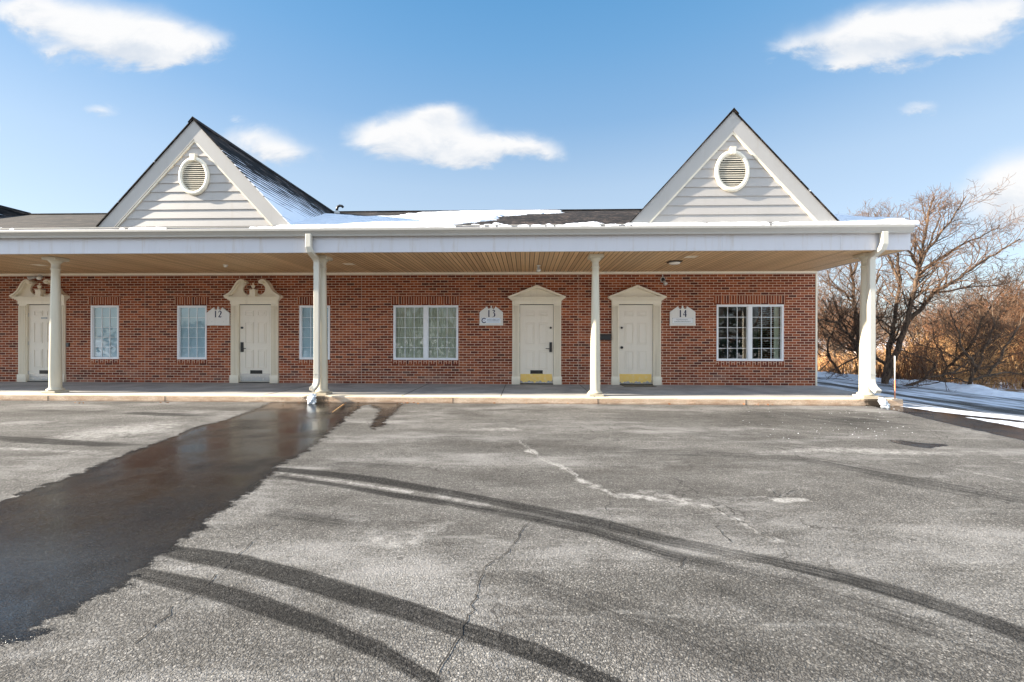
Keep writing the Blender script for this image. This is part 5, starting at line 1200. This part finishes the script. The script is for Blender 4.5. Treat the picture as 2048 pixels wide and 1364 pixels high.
def hero(base_px, limbs, Y, lab, seed, dens=1.0):
    ZCAP[0] = ZC + 285 / F * Y
    R = random.Random(seed); b = px3(base_px[0], base_px[1], Y); b.z = float(gz(b.x, b.y))
    root = empty('bare_tree', b, lab, 'tree'); T, C = MB(), MB()
    for (pts, r0, r1, yo) in limbs:
        P3 = []
        for i, (a, c) in enumerate(pts): P3.append(px3(a, c, Y + yo * i / max(1, len(pts) - 1)))
        if pts[0] == base_px: P3[0] = b - Vector((0, 0, .1))
        fine_ = []
        for i in range(len(P3) - 1):
            for k in range(4): fine_.append(P3[i].lerp(P3[i + 1], k / 4) + (Vector((R.gauss(0, .018), R.gauss(0, .03), R.gauss(0, .018))) if i + k else Vector((0, 0, 0))))
        fine_.append(P3[-1]); rad = limb(T, C, fine_, r0, r1, 10)
        m = int(len(fine_) * 1.15 * dens)
        for k in range(m):
            t = (.28 if r0 > .1 else .1) + (.98 - (.28 if r0 > .1 else .1)) * (k + R.random()) / m; f = t * (len(fine_) - 1); i = min(int(f), len(fine_) - 2); q = fine_[i].lerp(fine_[i + 1], f - i); ax = (fine_[i + 1] - fine_[i]).normalized()
            s = Vector((R.gauss(0, 1), R.gauss(0, 1), R.gauss(0, .6) + .2)); s = (s - ax * s.dot(ax)).normalized(); ang = math.radians(R.uniform(25, 60))
            rr = max(.012, min(.04, rad[i] * .45)); grow(T, C, q, ax * math.cos(ang) + s * math.sin(ang), R.uniform(.6, 1.5), rr, 2, R, 4, .06, 1.25, .0046)
    LV = MB()
    for _ in range(70):
        if not C.v: break
        q = Vector(C.v[R.randrange(len(C.v))]); a = Vector((R.gauss(0, 1), R.gauss(0, 1), R.gauss(0, 1))).normalized() * R.uniform(.03, .06); c = a.cross(Vector((0, 0, 1))) * .6
        LV.add([q, q + a + c * .5, q + a * 2, q + a - c * .5], [(0, 1, 2, 3)])
    ZCAP[0] = 99.0; tree_parts(T, C, root, LV); return root
YT = 16.4
hero((1768, 766), [([(1768, 766), (1778, 690), (1790, 640), (1797, 560), (1795, 500), (1790, 450)], .095, .025, .6),
                   ([(1768, 766), (1792, 712), (1810, 655), (1823, 600), (1830, 560), (1838, 535), (1846, 500), (1853, 445), (1862, 410), (1868, 392)], .115, .016, -.5),
                   ([(1838, 535), (1816, 500), (1800, 470)], .05, .02, -.6), ([(1814, 645), (1843, 615), (1870, 586), (1895, 570), (1940, 540), (1990, 508), (2040, 478)], .085, .02, -1.2),
                   ([(1833, 550), (1868, 525), (1920, 490), (1960, 475), (2000, 450)], .06, .015, .9), ([(1848, 508), (1885, 462), (1905, 435), (1932, 392)], .05, .014, -.8),
                   ([(1838, 538), (1862, 480), (1880, 430), (1876, 405)], .045, .012, .8), ([(1797, 560), (1772, 500), (1758, 455), (1748, 425)], .05, .014, .5), ([(1870, 586), (1930, 575), (1990, 570), (2040, 560)], .04, .014, .8),
                   ([(1853, 445), (1845, 415), (1840, 395)], .03, .012, .3)], YT, 'large twin trunked bare tree beside the right corner column, its branches over the driveway', 3)
hero((1728, 762), [([(1728, 762), (1722, 715), (1712, 690), (1695, 668), (1675, 645), (1650, 640), (1630, 642)], .10, .02, -.4), ([(1722, 715), (1716, 660), (1708, 610), (1704, 550), (1692, 505), (1686, 470)], .085, .018, .5),
                   ([(1708, 610), (1690, 585), (1665, 570), (1640, 560)], .05, .014, .3), ([(1704, 550), (1722, 505), (1730, 460), (1738, 425)], .05, .014, .8), ([(1712, 690), (1742, 640), (1756, 600), (1765, 555)], .04, .014, .6), ([(1695, 668), (1672, 615), (1660, 580), (1655, 540)], .04, .012, .2)],
     YT + 1.4, 'bare tree half hidden by the right corner column, one limb arching left', 5)
# low branches and a dark leaning thicket at the right
hero((1800, 768), [([(1800, 768), (1850, 757), (1900, 748), (1950, 740), (2010, 722)], .05, .02, .4), ([(1850, 757), (1870, 730), (1860, 720), (1800, 700)], .03, .015, -.2), ([(1900, 748), (1940, 720), (1975, 690), (2010, 660)], .035, .012, .5)], 15.6, 'low dark bough lying almost flat above the snow bank', 8, .9)
hero((1930, 790), [([(1930, 790), (1940, 765), (1955, 735), (1965, 700), (1990, 650), (1985, 600)], .06, .012, .5), ([(1940, 765), (1975, 750), (2020, 745), (2070, 752)], .05, .015, -.3), ([(1955, 735), (1925, 700), (1915, 660), (1900, 620)], .04, .012, .4), ([(1940, 765), (1905, 755), (1880, 762), (1850, 770)], .03, .01, .2), ([(1975, 750), (2010, 700), (2040, 650), (2060, 600)], .04, .012, .5)], 14.2, 'dark tangled bare shrub tree at the right edge above the snow bank', 13, .62)

protos = []
def proto(seed, H, red, lab, multi=1):
    R = random.Random(seed); T, C = MB(), MB(); root = empty('woodland_tree', (0, 0, 0), lab, 'tree', 'reddish bare trees in the woods beyond the driveway' if red else ('forking bare trees in the woods beyond the driveway' if multi > 1 else 'slender bare trees in the woods beyond the driveway'))
    for k in range(multi):
        d = Vector((R.gauss(0, .22), R.gauss(0, .22), 1)).normalized(); grow(T, C, Vector((R.gauss(0, .12) * (multi > 1), R.gauss(0, .12) * (multi > 1), -.1)), d, H * R.uniform(.75, .95), H * .013, 0, R, 4, .08, .80, .0070)
    tree_parts(T, C, root, None, red); return root
wl = 'thin bare tree standing among the tangled woods beyond the snowy driveway'
for k, (s, H, red, mu) in enumerate(((31, 7.0, False, 1), (32, 6.2, True, 2), (33, 8.0, False, 1), (34, 5.2, True, 2), (35, 6.5, False, 2))): protos.append(proto(s, H, red, ('reddish two stemmed bare tree' if red else ('dark two stemmed bare tree' if mu > 1 else 'slender dark single trunked bare tree')) + ' among the woods beyond the snowy driveway', mu))
R = random.Random(77); placed = 0; spots = []
for k in range(58):
    for _ in range(40):
        y = R.uniform(17.5, 25) if k < 13 or k >= 54 else (R.uniform(24, 40) if k < 36 else R.uniform(38, 66)); ratio = R.uniform(.84, 1.2) if k >= 54 else R.uniform(.66, 1.28); x = y * ratio
        if x > bankx(min(y, 38)) + 1.2 and all(math.hypot(x - a, y - b_) > 1.0 for a, b_ in spots): break
    spots.append((x, y))
for k, (x, y) in enumerate(spots):
    src = protos[k % 5]
    if k < 5: r_o = src
    else:
        r_o = src.copy(); COL.objects.link(r_o)
        for ch in src.children:
            c = ch.copy(); COL.objects.link(c); c.parent = r_o
    r_o.location = (x, y, float(gz(x, y))); r_o.rotation_euler = (0, 0, R.uniform(0, 6.28)); s = R.uniform(.6, .9) if y < 30 else R.uniform(.7, 1.05); r_o.scale = (s, s, s)

# dry brush and tall dead grass between the trees
br = MB(); R = random.Random(5)
def stem(x, y, h, r, mi, lean):
    z = float(gz(x, y)); a = R.uniform(0, 6.28); b_ = Vector((x, y, z - .03)); m = b_ + Vector((math.cos(a) * lean * h * .3, math.sin(a) * lean * h * .3, h * .6)); e = b_ + Vector((math.cos(a) * lean * h, math.sin(a) * lean * h, h * R.uniform(.8, 1)))
    br.tube([b_, m, e], [r, r * .8, r * .4], 3, mi, caps=False)
clumps = []
for _ in range(330):
    y = (17 + 6 * R.random()) if R.random() < .16 else 21 + 30 * R.random() ** 1.3; x = y * R.uniform(.62, 1.35)
    if x > bankx(min(y, 38)) + 1.3: clumps.append((x, y, R.uniform(.6, 1.6) * (1.0 + .9 * (x / y > .88)), R.choice((0, 0, 0, 1, 1))))
for (x, y, h, mi) in clumps:
    for _ in range(40): stem(x + R.gauss(0, .34), y + R.gauss(0, .34), h * R.uniform(.5, 1.1), R.uniform(.006, .014), mi, R.uniform(.05, .75))
o = br.build('dry_brush', [MAT['straw'], MAT['twigred']]); tagit(o, 'tall tan dead grass and brush among the trees beyond the driveway', 'brush', kind='stuff')

# the far side of the lot, behind the photographer: a line of bare trees that the panes mirror
def collect(root):
    out = []
    for ch in root.children:
        me = ch.data; n = len(me.vertices); a = np.empty(n * 3, np.float32); me.vertices.foreach_get('co', a); f = [tuple(p.vertices) for p in me.polygons]; out.append((a.reshape(-1, 3), f, me.materials[0]))
    return out
R = random.Random(15); bk = MB(); pc = [collect(p) for p in protos[:3]]
for k in range(26):
    x, y = -30 + k * 2.5 + R.uniform(-1, 1), R.uniform(-24, -17); a = R.uniform(0, 6.28); s = R.uniform(1.1, 1.5); c, si = math.cos(a) * s, math.sin(a) * s; z = float(gz(x, y))
    for (v, f, mt) in pc[k % 3]:
        if len(f) > 9000: f = f[::2]
        bk.add(np.stack([v[:, 0] * c - v[:, 1] * si + x, v[:, 0] * si + v[:, 1] * c + y, v[:, 2] * s + z], -1).tolist(), f, 0)
hv = []; hf = []
for k in range(9000):
    x = R.uniform(-45, 50); zt2 = 4.2 + 1.6 * math.sin(x * .37) + 1.2 * math.sin(x * 1.1 + 1); p = Vector((x, R.uniform(-29, -26), -.4 + zt2 * R.random() ** .8)); a = Vector((R.gauss(0, 1), R.gauss(0, 1), R.gauss(0, 1))).normalized() * .28; c = a.cross(Vector((R.gauss(0, 1), R.gauss(0, 1), 1))).normalized() * .2
    bk.add([p - a, p - c, p + a, p + c], [(0, 1, 2, 3)], 1)
for k in range(6000):  # low evergreen clumps added to hide bright ground from the panes' reflection
    x = R.uniform(-40, 45); p = Vector((x, R.uniform(-18, -15.5), -.3 + (2.1 + .7 * math.sin(x * .9)) * R.random())); a = Vector((R.gauss(0, 1), R.gauss(0, 1), R.gauss(0, 1))).normalized() * .2; c = a.cross(Vector((R.gauss(0, 1), R.gauss(0, 1), 1))).normalized() * .15
    bk.add([p - a, p - c, p + a, p + c], [(0, 1, 2, 3)], 1)
o = bk.build('tree_line', [MAT['twig'], MAT['conifer']]); tagit(o, 'line of bare trees with an added low hedge across the lot, mirrored in the window panes', 'trees', kind='stuff')
